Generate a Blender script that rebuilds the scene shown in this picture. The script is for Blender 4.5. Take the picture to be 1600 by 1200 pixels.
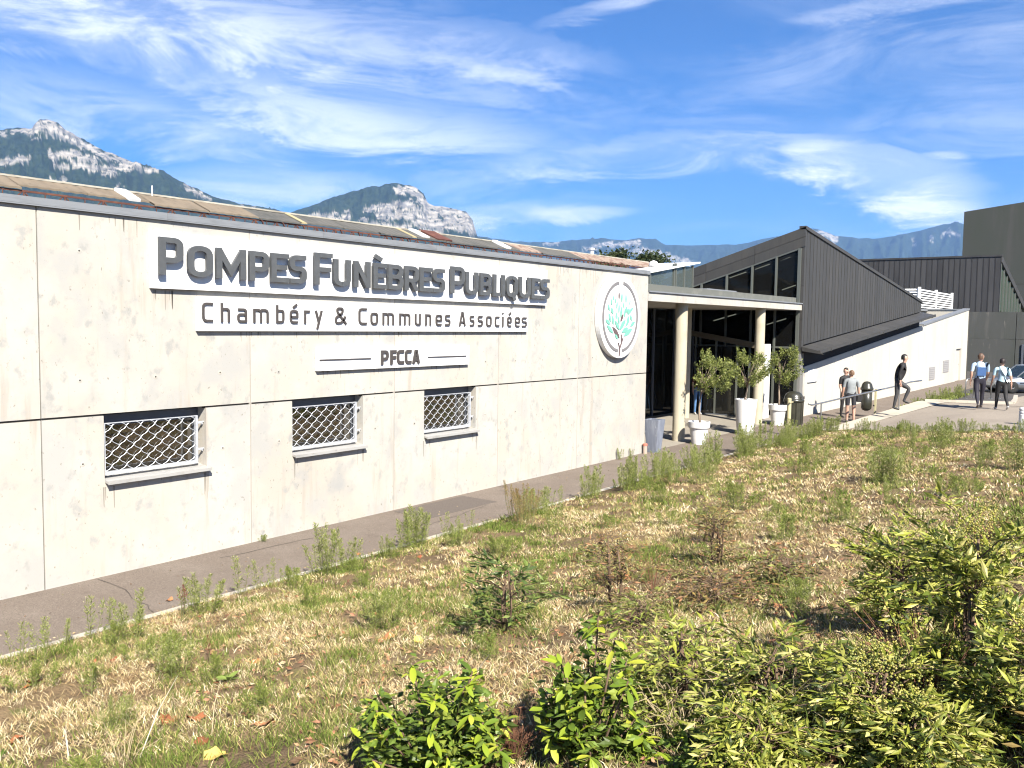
import bpy, bmesh, math, random
import numpy as np
from mathutils import Vector, Matrix, noise as mnoise

random.seed(7)
rng = np.random.default_rng(11)
for o in list(bpy.data.objects):
    bpy.data.objects.remove(o)
scene = bpy.context.scene
COL = scene.collection

# ------------------------------------------------------------------ camera
# world: X runs along the facade (to the right), Y into the facade, path at z = 0
FPX = 1370.0            # focal length in pixels of a 1600 px wide picture
CAM_H = 3.2
ROLL = 0.01306
AZ = math.radians(36.6857)
PITCH = math.radians(3.8985)
_f0 = Vector((math.cos(AZ), math.sin(AZ), 0)); _r0 = Vector((math.sin(AZ), -math.cos(AZ), 0)); _u0 = Vector((0, 0, 1))
_fw = _f0 * math.cos(PITCH) - _u0 * math.sin(PITCH)
_uc = _u0 * math.cos(PITCH) + _f0 * math.sin(PITCH)
_U = _uc * math.cos(ROLL) - _r0 * math.sin(ROLL)
_R = _r0 * math.cos(ROLL) + _uc * math.sin(ROLL)
cam_data = bpy.data.cameras.new('camera')
cam_data.sensor_width = 36.0
cam_data.lens = 36.0 * FPX / 1600.0
cam_data.clip_start = 0.05
cam_data.clip_end = 60000.0
cam = bpy.data.objects.new('camera', cam_data)
COL.objects.link(cam)
cam.matrix_world = Matrix(((_R.x, _U.x, -_fw.x, 0), (_R.y, _U.y, -_fw.y, 0), (_R.z, _U.z, -_fw.z, CAM_H), (0, 0, 0, 1)))
scene.camera = cam

# ------------------------------------------------------------------ sky and sun
SUN_DIR = Vector((0.62, 1.0, -1.05)).normalized()       # the way the light travels
SUN_EL = math.asin(-SUN_DIR.z)
SUN_AZ = math.atan2(-SUN_DIR.x, -SUN_DIR.y)             # from +Y towards +X
sun_data = bpy.data.lights.new('sun', 'SUN')
sun_data.energy = 5.0
sun_data.angle = math.radians(0.53)
sun_data.color = (1.0, 0.94, 0.83)
sun = bpy.data.objects.new('sun', sun_data)
COL.objects.link(sun)
sun.rotation_euler = SUN_DIR.to_track_quat('-Z', 'Y').to_euler()
sun.location = (-20, -30, 40)

world = bpy.data.worlds.new('World')
scene.world = world
world.use_nodes = True
SKY_STRENGTH = 0.05
def build_world():
    nt = world.node_tree; N = nt.nodes; L = nt.links
    N.clear()
    out = N.new('ShaderNodeOutputWorld'); bg = N.new('ShaderNodeBackground')
    sky = N.new('ShaderNodeTexSky'); sky.sky_type = 'NISHITA'; sky.sun_disc = False
    sky.sun_elevation = SUN_EL; sky.sun_rotation = SUN_AZ % (2 * math.pi)
    sky.altitude = 300; sky.air_density = 1.0; sky.dust_density = 0.2; sky.ozone_density = 4.0
    tint = N.new('ShaderNodeMix'); tint.data_type = 'RGBA'; tint.blend_type = 'MULTIPLY'; tint.inputs['Factor'].default_value = 1.0
    L.new(sky.outputs[0], tint.inputs[6]); tint.inputs[7].default_value = SKY_TINT
    def math_(op, a, b=None, clamp=False):
        n = N.new('ShaderNodeMath'); n.operation = op; n.use_clamp = clamp
        for i, v in enumerate((a, b)):
            if v is None: continue
            if isinstance(v, (int, float)): n.inputs[i].default_value = v
            else: L.new(v, n.inputs[i])
        return n.outputs[0]
    tc = N.new('ShaderNodeTexCoord'); sep = N.new('ShaderNodeSeparateXYZ'); L.new(tc.outputs['Generated'], sep.inputs[0])
    x, y, z = sep.outputs
    az = math_('ARCTAN2', y, x)                      # bearing of the view direction
    comb = N.new('ShaderNodeCombineXYZ'); L.new(az, comb.inputs[0]); L.new(z, comb.inputs[1])
    # thin cirrus drawn out sideways by the wind
    def streak(rot, sx, sy, scale, detail, rough, dist, off):
        m = N.new('ShaderNodeMapping'); m.inputs['Rotation'].default_value = (0, 0, math.radians(rot))
        m.inputs['Scale'].default_value = (sx, sy, 1); m.inputs['Location'].default_value = (off, off * .37, off * .1)
        L.new(comb.outputs[0], m.inputs[0])
        t = N.new('ShaderNodeTexNoise'); t.inputs['Scale'].default_value = scale; t.inputs['Detail'].default_value = detail
        t.inputs['Roughness'].default_value = rough; t.inputs['Distortion'].default_value = dist
        L.new(m.outputs[0], t.inputs['Vector'])
        return t.outputs['Fac']
    def ramp(v, a, b):
        mr = N.new('ShaderNodeMapRange'); mr.interpolation_type = 'SMOOTHSTEP'
        mr.inputs['From Min'].default_value = a; mr.inputs['From Max'].default_value = b
        L.new(v, mr.inputs['Value']); return mr.outputs[0]
    fine = streak(10, 2.4, 10.0, 2.0, 10, 0.70, 0.75, 3.1)
    wide = streak(7, 1.1, 4.6, 1.1, 4, 0.5, 0.4, 7.7)
    a = ramp(fine, 0.36, 0.68); b = ramp(wide, 0.38, 0.70)
    cl = math_("MULTIPLY", math_("MULTIPLY", a, b), 0.42)
    wa = math_('MULTIPLY', math_('SUBTRACT', wide, 0.5), 2.2); wb = math_('MULTIPLY', math_('SUBTRACT', fine, 0.5), 3.2)
    for (d, hw, hh, st, tilt) in CLOUD_BANKS:        # cloud banks standing at fixed bearings
        D = Vector(d).normalized(); H = Vector((D.y, -D.x, 0)).normalized(); V = H.cross(D).normalized()
        Ht = H * math.cos(tilt) + V * math.sin(tilt); Vt = V * math.cos(tilt) - H * math.sin(tilt)
        def dot(vec):
            n = N.new('ShaderNodeVectorMath'); n.operation = 'DOT_PRODUCT'; L.new(tc.outputs['Generated'], n.inputs[0]); n.inputs[1].default_value = vec
            return n.outputs['Value']
        aa = math_('ADD', math_('DIVIDE', dot(Ht), hw), wa); bb = math_('ADD', math_('DIVIDE', dot(Vt), hh), wb)
        r2 = math_('ADD', math_('MULTIPLY', aa, aa), math_('MULTIPLY', bb, bb))
        front = math_('GREATER_THAN', dot(D), 0.0)
        g = math_('MULTIPLY', ramp(math_('SUBTRACT', 1.0, r2), 0.0, 1.0), front)
        tex = math_('ADD', math_('MULTIPLY', a, 0.80), 0.20)
        cl = math_('MAXIMUM', cl, math_('MULTIPLY', math_('MULTIPLY', g, tex), st))
    cl = math_('MINIMUM', cl, 0.93)
    mix = N.new('ShaderNodeMix'); mix.data_type = 'RGBA'
    L.new(cl, mix.inputs['Factor']); L.new(tint.outputs[2], mix.inputs[6]); mix.inputs[7].default_value = CLOUD_COL
    L.new(mix.outputs[2], bg.inputs['Color']); bg.inputs['Strength'].default_value = SKY_STRENGTH
    L.new(bg.outputs[0], out.inputs[0])
SKY_TINT = (0.275, 0.61, 0.99, 1)
CLOUD_COL = (10.2, 10.4, 10.6, 1)
def bearing(u, v):
    return tuple((_fw + _R * ((u - 800) / FPX) - _U * ((v - 600) / FPX)).normalized())
CLOUD_BANKS = [
    (bearing(330, 40), 0.40, 0.060, 0.80, -0.08),
    (bearing(700, 80), 0.20, 0.035, 0.55, -0.12),
    (bearing(560, 190), 0.32, 0.050, 0.72, -0.10),
    (bearing(420, 295), 0.22, 0.030, 0.70, 0.0),
    (bearing(120, 170), 0.28, 0.040, 0.55, -0.12),
    (bearing(840, 335), 0.12, 0.016, 0.9, 0.05),
    (bearing(1060, 245), 0.24, 0.034, 0.60, 0.05),
    (bearing(250, 95), 0.34, 0.045, 0.55, -0.12),
    (bearing(1290, 262), 0.085, 0.036, 1.6, -0.35),
    (bearing(1390, 300), 0.13, 0.046, 1.5, -0.35),
    (bearing(1475, 254), 0.036, 0.016, 1.0, 0.0),
    (bearing(930, 18), 0.10, 0.014, 0.5, 0.25),
    (bearing(1430, 5), 0.16, 0.016, 0.45, 0.0),
]
build_world()
world.cycles.sampling_method = 'MANUAL'
world.cycles.sample_map_resolution = 512
vs = scene.view_settings
vs.view_transform = 'Standard'; vs.look = 'None'; vs.exposure = 1.6; vs.gamma = 1.0; vs.use_curve_mapping = False
scene.display_settings.display_device = 'sRGB'
scene.render.engine = 'CYCLES'
scene.cycles.max_bounces = 4
scene.cycles.diffuse_bounces = 2
scene.cycles.glossy_bounces = 3
scene.cycles.use_adaptive_sampling = True
scene.cycles.adaptive_threshold = 0.014
scene.cycles.use_denoising = True
scene.cycles.filter_width = 1.15
scene.cycles.transparent_max_bounces = 12
scene.cycles.volume_bounces = 0

# ------------------------------------------------------------------ helpers
def lerp(a, b, t): return a + (b - a) * t
def sm(t):
    t = min(max(t, 0.0), 1.0); return t * t * (3 - 2 * t)

class MB:
    """collects vertices and faces, builds ONE mesh object"""
    def __init__(s): s.v = []; s.f = []; s.m = []
    def add(s, vs, fs, mi=0):
        b = len(s.v); s.v += [tuple(p) for p in vs]
        for f in fs: s.f.append([b + i for i in f]); s.m.append(mi)
    def box(s, a, b, mi=0):
        (x0, y0, z0), (x1, y1, z1) = a, b
        s.add([(x0, y0, z0), (x1, y0, z0), (x1, y1, z0), (x0, y1, z0), (x0, y0, z1), (x1, y0, z1), (x1, y1, z1), (x0, y1, z1)],
              [(0, 3, 2, 1), (4, 5, 6, 7), (0, 1, 5, 4), (1, 2, 6, 5), (2, 3, 7, 6), (3, 0, 4, 7)], mi)
    def bar(s, p, q, w, d=None, mi=0, up=(0, 0, 1)):
        d = w if d is None else d
        p = Vector(p); q = Vector(q); t = (q - p).normalized(); u = Vector(up)
        if abs(t.dot(u)) > .98: u = Vector((0, 1, 0))
        a = t.cross(u).normalized(); b = a.cross(t)
        a *= w / 2; b *= d / 2
        s.add([p - a - b, p + a - b, p + a + b, p - a + b, q - a - b, q + a - b, q + a + b, q - a + b],
              [(0, 3, 2, 1), (4, 5, 6, 7), (0, 1, 5, 4), (1, 2, 6, 5), (2, 3, 7, 6), (3, 0, 4, 7)], mi)
    def tube(s, pts, r, n=8, mi=0, caps=True):
        pts = [Vector(p) for p in pts]; k = len(pts)
        rs = r if isinstance(r, (list, tuple)) else [r] * k
        vs = []; prev = None
        for i, p in enumerate(pts):
            t = (pts[min(i + 1, k - 1)] - pts[max(i - 1, 0)]).normalized()
            if prev is None:
                u = Vector((0, 0, 1)) if abs(t.z) < .9 else Vector((1, 0, 0))
                a = t.cross(u).normalized()
            else:
                a = (prev - t * prev.dot(t)).normalized()
            prev = a; b = t.cross(a)
            for j in range(n):
                an = 2 * math.pi * j / n
                vs.append(p + (a * math.cos(an) + b * math.sin(an)) * rs[i])
        fs = [(i * n + j, i * n + (j + 1) % n, (i + 1) * n + (j + 1) % n, (i + 1) * n + j) for i in range(k - 1) for j in range(n)]
        if caps: fs += [tuple(range(n - 1, -1, -1)), tuple((k - 1) * n + j for j in range(n))]
        s.add(vs, fs, mi)
    def lathe(s, prof, c=(0, 0, 0), n=24, mi=0, cap=True):
        vs = []
        for (r, z) in prof:
            for j in range(n):
                an = 2 * math.pi * j / n; vs.append((c[0] + r * math.cos(an), c[1] + r * math.sin(an), c[2] + z))
        k = len(prof)
        fs = [(i * n + j, i * n + (j + 1) % n, (i + 1) * n + (j + 1) % n, (i + 1) * n + j) for i in range(k - 1) for j in range(n)]
        if cap: fs += [tuple(range(n - 1, -1, -1)), tuple((k - 1) * n + j for j in range(n))]
        s.add(vs, fs, mi)
    def prism_y(s, poly, y0, y1, mi=0):
        """poly: (x, z) pairs, counter-clockwise seen from -Y; front face at y0"""
        n = len(poly)
        vs = [(x, y0, z) for x, z in poly] + [(x, y1, z) for x, z in poly]
        s.add(vs, [tuple(range(n)), tuple(range(2 * n - 1, n - 1, -1))] + [(i, i + n, (i + 1) % n + n, (i + 1) % n) for i in range(n)], mi)
    def prism_x(s, poly, x0, x1, mi=0):
        """poly: (y, z) pairs; face at x0 looks towards -X"""
        n = len(poly)
        vs = [(x0, y, z) for y, z in poly] + [(x1, y, z) for y, z in poly]
        s.add(vs, [tuple(range(n)), tuple(range(2 * n - 1, n - 1, -1))] + [(i, i + n, (i + 1) % n + n, (i + 1) % n) for i in range(n)], mi)
    def mesh(s, name, mats, smooth=False):
        me = bpy.data.meshes.new(name); me.from_pydata(s.v, [], s.f)
        for m in (mats if isinstance(mats, (list, tuple)) else [mats]): me.materials.append(m)
        me.polygons.foreach_set('material_index', s.m)
        if smooth: me.polygons.foreach_set('use_smooth', [True] * len(me.polygons))
        bm = bmesh.new(); bm.from_mesh(me); bmesh.ops.recalc_face_normals(bm, faces=bm.faces); bm.to_mesh(me); bm.free()
        me.update(); return me
    def build(s, name, mats, parent=None, smooth=False, loc=None):
        return put(name, s.mesh(name, mats, smooth), parent, loc)

def put(name, me, parent=None, loc=None):
    o = bpy.data.objects.new(name, me); COL.objects.link(o)
    if parent is not None:
        o.parent = parent
        if loc is None:      # the mesh holds world coordinates: undo the parent's transform
            o.matrix_parent_inverse = PINV[parent.name].copy() if parent.name in PINV else Matrix.Identity(4)
    if loc is not None: o.location = loc
    return o
PINV = {}
def tag(o, label, cat, group=None, kind=None):
    o['label'] = label; o['category'] = cat
    if group: o['group'] = group
    if kind: o['kind'] = kind
    return o
def thing(name, label, cat, loc=(0, 0, 0), rz=0.0, group=None, local=False):
    """Empty at the base of a thing; unless local, its parts are given in world coordinates"""
    o = bpy.data.objects.new(name, None); COL.objects.link(o)
    o.location = loc; o.rotation_euler = (0, 0, rz); o.empty_display_size = 0.3
    if not local:
        PINV[o.name] = (Matrix.Translation(Vector(loc)) @ Matrix.Rotation(rz, 4, 'Z')).inverted()
    return tag(o, label, cat, group)
def struct(o):
    o['kind'] = 'structure'; return o
def copy_thing(root, loc, rz=0.0, scale=1.0, label=None, group=None):
    r = root.copy(); COL.objects.link(r); r.location = loc; r.rotation_euler = (0, 0, rz); r.scale = (scale,) * 3
    if label: r['label'] = label
    if group: r['group'] = group
    for ch in list(root.children):
        c = ch.copy(); COL.objects.link(c); c.parent = r
        for g in list(ch.children):
            d = g.copy(); COL.objects.link(d); d.parent = c
    return r

# ------------------------------------------------------------------ materials
ALB = 0.78        # scales all base colours down; with raised exposure, sunlit and shaded parts contrast more
def mat(name, color=(.5, .5, .5), rough=.6, metal=0.0, spec=.5, noise=None, bump=None, streak=None, attr=None, extra=None, vary=0.0):
    """procedural material: noise = [(scale, detail, colour, lo, hi, (sx,sy,sz)), ...] mixed in one after the other"""
    m = bpy.data.materials.new(name); m.use_nodes = True
    nt = m.node_tree; N = nt.nodes; L = nt.links
    bs = N['Principled BSDF']
    bs.inputs['Roughness'].default_value = rough; bs.inputs['Metallic'].default_value = metal
    bs.inputs['Specular IOR Level'].default_value = spec
    rgb = N.new('ShaderNodeRGB'); rgb.outputs[0].default_value = (*(c * ALB for c in color), 1); cur = rgb.outputs[0]
    if attr:
        at = N.new('ShaderNodeAttribute'); at.attribute_name = attr; cur = at.outputs['Color']
    tc = N.new('ShaderNodeTexCoord'); oi = N.new('ShaderNodeObjectInfo')
    add = N.new('ShaderNodeVectorMath'); add.operation = 'MULTIPLY_ADD'
    L.new(oi.outputs['Random'], add.inputs[0]); add.inputs[1].default_value = (37.0, 19.0, 53.0); L.new(tc.outputs['Object'], add.inputs[2])
    for (sc, det, col, lo, hi, st) in (noise or []):
        mp = N.new('ShaderNodeMapping'); mp.inputs['Scale'].default_value = st; L.new(add.outputs[0], mp.inputs[0])
        t = N.new('ShaderNodeTexNoise'); t.inputs['Scale'].default_value = sc; t.inputs['Detail'].default_value = det; t.inputs['Roughness'].default_value = .6
        L.new(mp.outputs[0], t.inputs['Vector'])
        mr = N.new('ShaderNodeMapRange'); mr.inputs['From Min'].default_value = lo; mr.inputs['From Max'].default_value = hi; mr.interpolation_type = 'SMOOTHSTEP'
        L.new(t.outputs['Fac'], mr.inputs['Value'])
        mx = N.new('ShaderNodeMix'); mx.data_type = 'RGBA'; L.new(mr.outputs[0], mx.inputs['Factor']); L.new(cur, mx.inputs[6])
        mx.inputs[7].default_value = (*(c * ALB for c in col), 1); cur = mx.outputs[2]
    if vary:          # every sheet or panel came out of its own batch
        mr = N.new('ShaderNodeMapRange'); mr.inputs['To Min'].default_value = 1 - vary; mr.inputs['To Max'].default_value = 1 + vary; L.new(oi.outputs['Random'], mr.inputs['Value'])
        hs = N.new('ShaderNodeHueSaturation'); L.new(mr.outputs[0], hs.inputs['Value']); L.new(cur, hs.inputs['Color']); cur = hs.outputs[0]
    L.new(cur, bs.inputs['Base Color'])
    if bump:
        sc, strength, dist = bump
        t = N.new('ShaderNodeTexNoise'); t.inputs['Scale'].default_value = sc; t.inputs['Detail'].default_value = 6; L.new(add.outputs[0], t.inputs['Vector'])
        b = N.new('ShaderNodeBump'); b.inputs['Strength'].default_value = strength; b.inputs['Distance'].default_value = dist
        L.new(t.outputs['Fac'], b.inputs['Height']); L.new(b.outputs[0], bs.inputs['Normal'])
    if extra: extra(nt, bs)
    return m

U1 = (1, 1, 1)
M = {}
M['concrete'] = mat('pale_concrete', color=(.50, .475, .425), rough=.85, spec=.2, vary=.035, noise=[
    (.8, 4, (.465, .43, .375), .40, .64, U1), (1.9, 6, (.42, .41, .385), .47, .66, (1, 1, .8)), (1.6, 5, (.41, .37, .32), .55, .73, (3.0, 3.0, .3)),
    (5.5, 6, (.355, .35, .33), .55, .72, (1, 1, .8)), (1.1, 5, (.37, .365, .35), .55, .74, U1), (22, 4, (.28, .255, .22), .64, .74, (1, 1, .6))], bump=(60, .15, .004))
M['concrete_white'] = mat('white_concrete', (.54, .515, .455), .85, spec=.2, noise=[
    (.35, 4, (.49, .455, .40), .45, .7, U1), (1.2, 6, (.46, .425, .37), .56, .76, (2.5, 2.5, .25)), (7, 5, (.44, .41, .36), .64, .8, U1)], bump=(50, .1, .004))
M['column'] = mat('cream_column_concrete', (.50, .45, .34), .8, spec=.25, noise=[(1.6, 5, (.42, .37, .28), .45, .7, U1), (9, 4, (.36, .32, .25), .6, .8, U1)], bump=(60, .1, .003))
M['sealant'] = mat('joint_dark', (.05, .045, .04), .9)
M['coping'] = mat('grey_metal_coping', (.30, .31, .32), .45, .3, noise=[(2, 4, (.24, .25, .26), .45, .7, (1, 6, 6))])
M['sign_white'] = mat('white_sign_board', (.80, .80, .80), .35)
M['letter'] = mat('grey_letter', (.085, .09, .095), .45, spec=.3, noise=[(8, 3, (.10, .105, .11), .4, .7, U1)])
M['letter_thin'] = mat('dark_grey_thin_letter', (.07, .06, .055), .45)
M['ring'] = mat('grey_ring', (.20, .19, .19), .5)
M['leaf_mint'] = mat('mint_green', (.19, .48, .375), .5)
M['leaf_brown'] = mat('plum_grey', (.13, .09, .09), .5)
M['frame_dark'] = mat('dark_grey_window_frame', (.10, .11, .13), .45)
M['galv'] = mat('galvanised_white_steel', (.66, .68, .72), .4, .35, noise=[(20, 3, (.52, .55, .6), .45, .7, U1)])
M['sill'] = mat('grey_metal_sill', (.46, .45, .43), .5, .2, noise=[(3, 5, (.36, .35, .33), .45, .7, (1, 8, 1)), (12, 4, (.28, .26, .24), .62, .75, U1)])
M['zinc'] = mat('anthracite_zinc', (.056, .055, .053), .55, .0, spec=.3, vary=.10, noise=[(.8, 4, (.065, .062, .058), .4, .65, (3, 3, .5)), (6, 4, (.045, .044, .043), .5, .75, (3, 3, .4))])
M['zinc_far'] = mat('dark_blue_grey_zinc', (.062, .061, .062), .55, .0, spec=.3, vary=.12, noise=[(.5, 5, (.048, .047, .048), .4, .65, (2, 2, .4))])
M['mullion'] = mat('grey_green_aluminium', (.13, .14, .125), .45, .2)
M['grey_render'] = mat('dark_grey_stained_concrete', (.07, .072, .068), .85, noise=[(.25, 5, (.052, .06, .05), .4, .65, (1, 1, .4)), (.9, 6, (.10, .098, .09), .5, .75, (2, 2, .25)), (2.2, 6, (.15, .14, .125), .60, .78, (2, 2, .6))])
M['tower'] = mat('dark_green_grey_cladding', (.046, .049, .046), .8, noise=[(.15, 5, (.038, .045, .036), .4, .65, (1, 1, .3)), (.5, 6, (.058, .057, .055), .5, .75, (1.5, 1.5, .2))])
M['felt'] = mat('green_grey_roof_felt', (.13, .135, .12), .85, noise=[(4, 5, (.17, .17, .15), .45, .7, U1)])
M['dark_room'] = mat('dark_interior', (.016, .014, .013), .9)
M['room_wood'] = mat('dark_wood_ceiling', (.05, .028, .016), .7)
M['white_paint'] = mat('white_paint', (.78, .78, .77), .45)
M['white_pot'] = mat('white_plastic_pot', (.80, .79, .77), .4, noise=[(3, 4, (.70, .69, .66), .5, .75, U1)])
M['soil'] = mat('dark_potting_soil', (.04, .028, .018), .95)
M['bark'] = mat('pale_olive_bark', (.30, .23, .17), .9, noise=[(14, 5, (.16, .12, .09), .45, .7, (1, 1, .3))], bump=(40, .5, .01))
M['bark_dark'] = mat('brown_bark', (.12, .075, .045), .9, noise=[(20, 5, (.20, .13, .08), .45, .7, (1, 1, .3))])
M['asphalt'] = mat('grey_brown_asphalt', (.205, .168, .140), .95, spec=.12, noise=[(1.1, 5, (.235, .196, .165), .42, .68, U1), (3.5, 6, (.17, .138, .115), .55, .72, U1), (90, 3, (.12, .098, .082), .48, .62, U1), (60, 3, (.33, .29, .25), .60, .70, U1)], bump=(120, .5, .006))
M['asphalt_light'] = mat('pale_worn_asphalt', (.33, .285, .235), .95, spec=.12, noise=[(.7, 5, (.28, .24, .20), .42, .68, U1), (40, 4, (.22, .185, .15), .50, .66, U1), (70, 3, (.44, .40, .34), .60, .72, U1)], bump=(120, .3, .004))
M['asphalt_dark'] = mat('dark_asphalt', (.085, .08, .078), .92, spec=.2, noise=[(.7, 5, (.11, .10, .095), .42, .68, U1), (70, 3, (.06, .055, .05), .5, .7, U1)])
M['paving'] = mat('beige_paving', (.31, .28, .235), .85, spec=.25, noise=[(.8, 5, (.26, .235, .20), .42, .7, U1), (6, 5, (.23, .20, .17), .58, .78, U1)])
M['kerb'] = mat('kerb_concrete', (.46, .42, .35), .9, noise=[(3, 5, (.36, .32, .26), .42, .7, U1), (25, 4, (.28, .25, .2), .6, .75, U1)], bump=(50, .3, .006))
M['ramp_conc'] = mat('cream_concrete_ramp', (.52, .46, .37), .88, noise=[(1.3, 5, (.44, .39, .31), .42, .7, U1), (14, 4, (.38, .33, .27), .6, .8, U1)])
M['steel'] = mat('galvanised_steel_tube', (.42, .42, .41), .35, .8)
M['bin_green'] = mat('dark_olive_plastic', (.035, .035, .026), .28, noise=[(4, 3, (.05, .048, .035), .4, .7, U1)])
M['cream_post'] = mat('cream_painted_post', (.50, .45, .27), .55, noise=[(8, 4, (.42, .36, .2), .5, .75, U1)])
M['lit'] = None
def emission(name, col, st):
    m = bpy.data.materials.new(name); m.use_nodes = True; nt = m.node_tree; nt.nodes.remove(nt.nodes['Principled BSDF'])
    e = nt.nodes.new('ShaderNodeEmission'); e.inputs[0].default_value = (*col, 1); e.inputs[1].default_value = st
    nt.links.new(e.outputs[0], nt.nodes['Material Output'].inputs[0]); return m
M['lit'] = emission('fluorescent_tube', (1.0, .93, .78), 0.55)
def glass(name, tint=(.02, .022, .022), see=.40, rough=.02, ior=1.5):
    m = bpy.data.materials.new(name); m.use_nodes = True; nt = m.node_tree; N = nt.nodes; L = nt.links
    bs = N['Principled BSDF']; bs.inputs['Base Color'].default_value = (*tint, 1); bs.inputs['Roughness'].default_value = rough
    bs.inputs['IOR'].default_value = ior
    tr = N.new('ShaderNodeBsdfTransparent'); tr.inputs[0].default_value = (.75, .8, .78, 1)
    mx = N.new('ShaderNodeMixShader'); mx.inputs[0].default_value = see
    L.new(bs.outputs[0], mx.inputs[1]); L.new(tr.outputs[0], mx.inputs[2]); L.new(mx.outputs[0], N['Material Output'].inputs[0]); return m
M['glass'] = glass('tinted_glass', (.01, .01, .01), .45, ior=1.28)
M['glass_window'] = glass('reflective_window_glass', (.02, .016, .010), .10, ior=2.9)
M['glass_dark'] = glass('dark_window_glass', (.012, .012, .011), .12)
M['glass_clear'] = glass('lantern_glass', (.10, .12, .12), .55)
M['glass_car'] = glass('car_glass', (.015, .025, .028), .15)
# ================================================================== SETTING
WY = 10.46            # plane of the facades
# ---- far ground, one sheet to the horizon
M['far_ground'] = mat('valley_floor_green', (.09, .11, .05), .95, noise=[(.002, 5, (.14, .13, .07), .42, .7, U1), (.01, 5, (.06, .08, .04), .5, .7, U1)])
b = MB(); n = 48
b.v = [(0, 0, -.35)] + [(16000 * math.cos(2 * math.pi * i / n), 16000 * math.sin(2 * math.pi * i / n), -.35) for i in range(n)]
b.f = [(0, 1 + i, 1 + (i + 1) % n) for i in range(n)]; b.m = [0] * n
struct(b.build('ground', M['far_ground']))

# ---- grass bank (rises from the path towards the camera)
def bank_h(x, y):
    sl = lerp(.17, .10, min(max((x - 3) / 23, 0), 1))
    d = max(0.0, 8.45 - y)
    return .06 + d * sl
def bank_z(x, y):
    w = min(1.0, max(0.0, (8.45 - y) / .6))
    v = Vector((x, y, 0))
    return bank_h(x, y) + w * (.05 * mnoise.noise(v * .8) + .035 * mnoise.noise(v * 2.3) + .022 * mnoise.noise(v * 6))
def bank_right(y):          # where the bank meets the forecourt
    return 27.4 - max(0.0, (8.4 - y)) * .28 + .12 * math.sin(y * 2.1)
xs = np.concatenate([np.linspace(-9, 1.5, 24), np.linspace(1.7, 9, 110), np.linspace(9.15, 1.0 * 27.4, 120)])
ys = np.concatenate([np.linspace(-14, -1, 20), np.linspace(-.9, 8.45, 130)])
vv = []; ff = []
for j, y in enumerate(ys):
    br = bank_right(y)
    for i, x in enumerate(xs):
        xx = -9 + (x + 9) * (br + 9) / (27.4 + 9)
        vv.append((xx, y, bank_z(xx, y)))
nx = len(xs)
for j in range(len(ys) - 1):
    for i in range(nx - 1):
        a = j * nx + i; ff.append((a, a + 1, a + nx + 1, a + nx))
M['bank'] = mat('dry_grass_soil', (.23, .16, .09), .95, spec=.1, noise=[
    (.9, 5, (.14, .098, .06), .42, .66, U1), (3.0, 6, (.17, .16, .06), .54, .70, U1), (9, 6, (.27, .20, .115), .52, .74, U1), (30, 5, (.10, .07, .042), .52, .70, U1), (80, 4, (.33, .25, .15), .60, .76, U1)], bump=(45, .9, .03))  # soil tones darkened to suggest the shade between the tufts
b = MB(); b.v = vv; b.f = ff; b.m = [0] * len(ff)
struct(b.build('grass_bank', M['bank'], smooth=True))

# ---- path along the facade, forecourt paving, car park
b = MB(); b.box((-9, 8.56, -.3), (76, 60, -.012)); struct(b.build('car_park', M['asphalt_dark']))
b = MB(); b.box((-9, 8.575, -.2), (63.9, WY + .3, 0.0)); struct(b.build('path', M['asphalt']))
b = MB(); b.box((30, -25, -.3), (150, 8.56, -.016)); struct(b.build('lower_yard', M['asphalt_dark']))
pth = bpy.data.objects['path']; rc = random.Random(12)
M['crack'] = mat('asphalt_crack', (.055, .045, .038), .95); M['patch'] = mat('asphalt_patch', (.15, .128, .112), .95, spec=.1, noise=[(70, 3, (.11, .09, .08), .48, .64, U1)])
for (x0, y0, dx, dy, n_) in ((5.2, 8.7, .05, .17, 10), (9.4, 9.2, .22, .03, 12), (13.6, 8.62, .03, .16, 11), (17.2, 9.7, .25, -.02, 10), (7.0, 10.1, .2, -.03, 9)):
    pts = [(x0, y0)]
    for _ in range(n_): pts.append((pts[-1][0] + dx + rc.uniform(-.06, .06), min(10.4, pts[-1][1] + dy + rc.uniform(-.05, .05))))
    b = MB()
    for p_, q_ in zip(pts, pts[1:]):
        w_ = rc.uniform(.003, .006); nx_, ny_ = -(q_[1] - p_[1]), q_[0] - p_[0]; l_ = math.hypot(nx_, ny_); nx_, ny_ = nx_ / l_ * w_, ny_ / l_ * w_
        b.add([(p_[0] + nx_, p_[1] + ny_, .004), (p_[0] - nx_, p_[1] - ny_, .004), (q_[0] - nx_, q_[1] - ny_, .004), (q_[0] + nx_, q_[1] + ny_, .004)], [(0, 1, 2, 3)])
    b.build('crack', M['crack'], pth)
b = MB(); b.box((10.6, 9.55, -.05), (12.4, 10.35, .0045)); b.build('repair_patch', M['patch'], pth)
pv = MB(); pv.box((19.7, WY + .02, -.1), (31.25, 14.5, .012)); pave = struct(pv.build('entrance_paving', M['paving']))
# kerb stones between path and bank
kb = MB(); kb.box((-9, 8.47, -.2), (27.3, 8.56, .03)); kerb = struct(kb.build('kerb', M['sealant']))
km = MB(); km.box((-.494, -.055, -.12), (.494, .055, .0)); kme = km.mesh('kerb_stone', M['kerb'])
for i in range(36):
    o = put('kerb_stone', kme, kerb, loc=(-8.4 + i, 8.515 + random.uniform(-.006, .006), .055 + random.uniform(-.008, .006)))
    o.rotation_euler = (random.uniform(-.02, .02), 0, random.uniform(-.006, .006))

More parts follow.
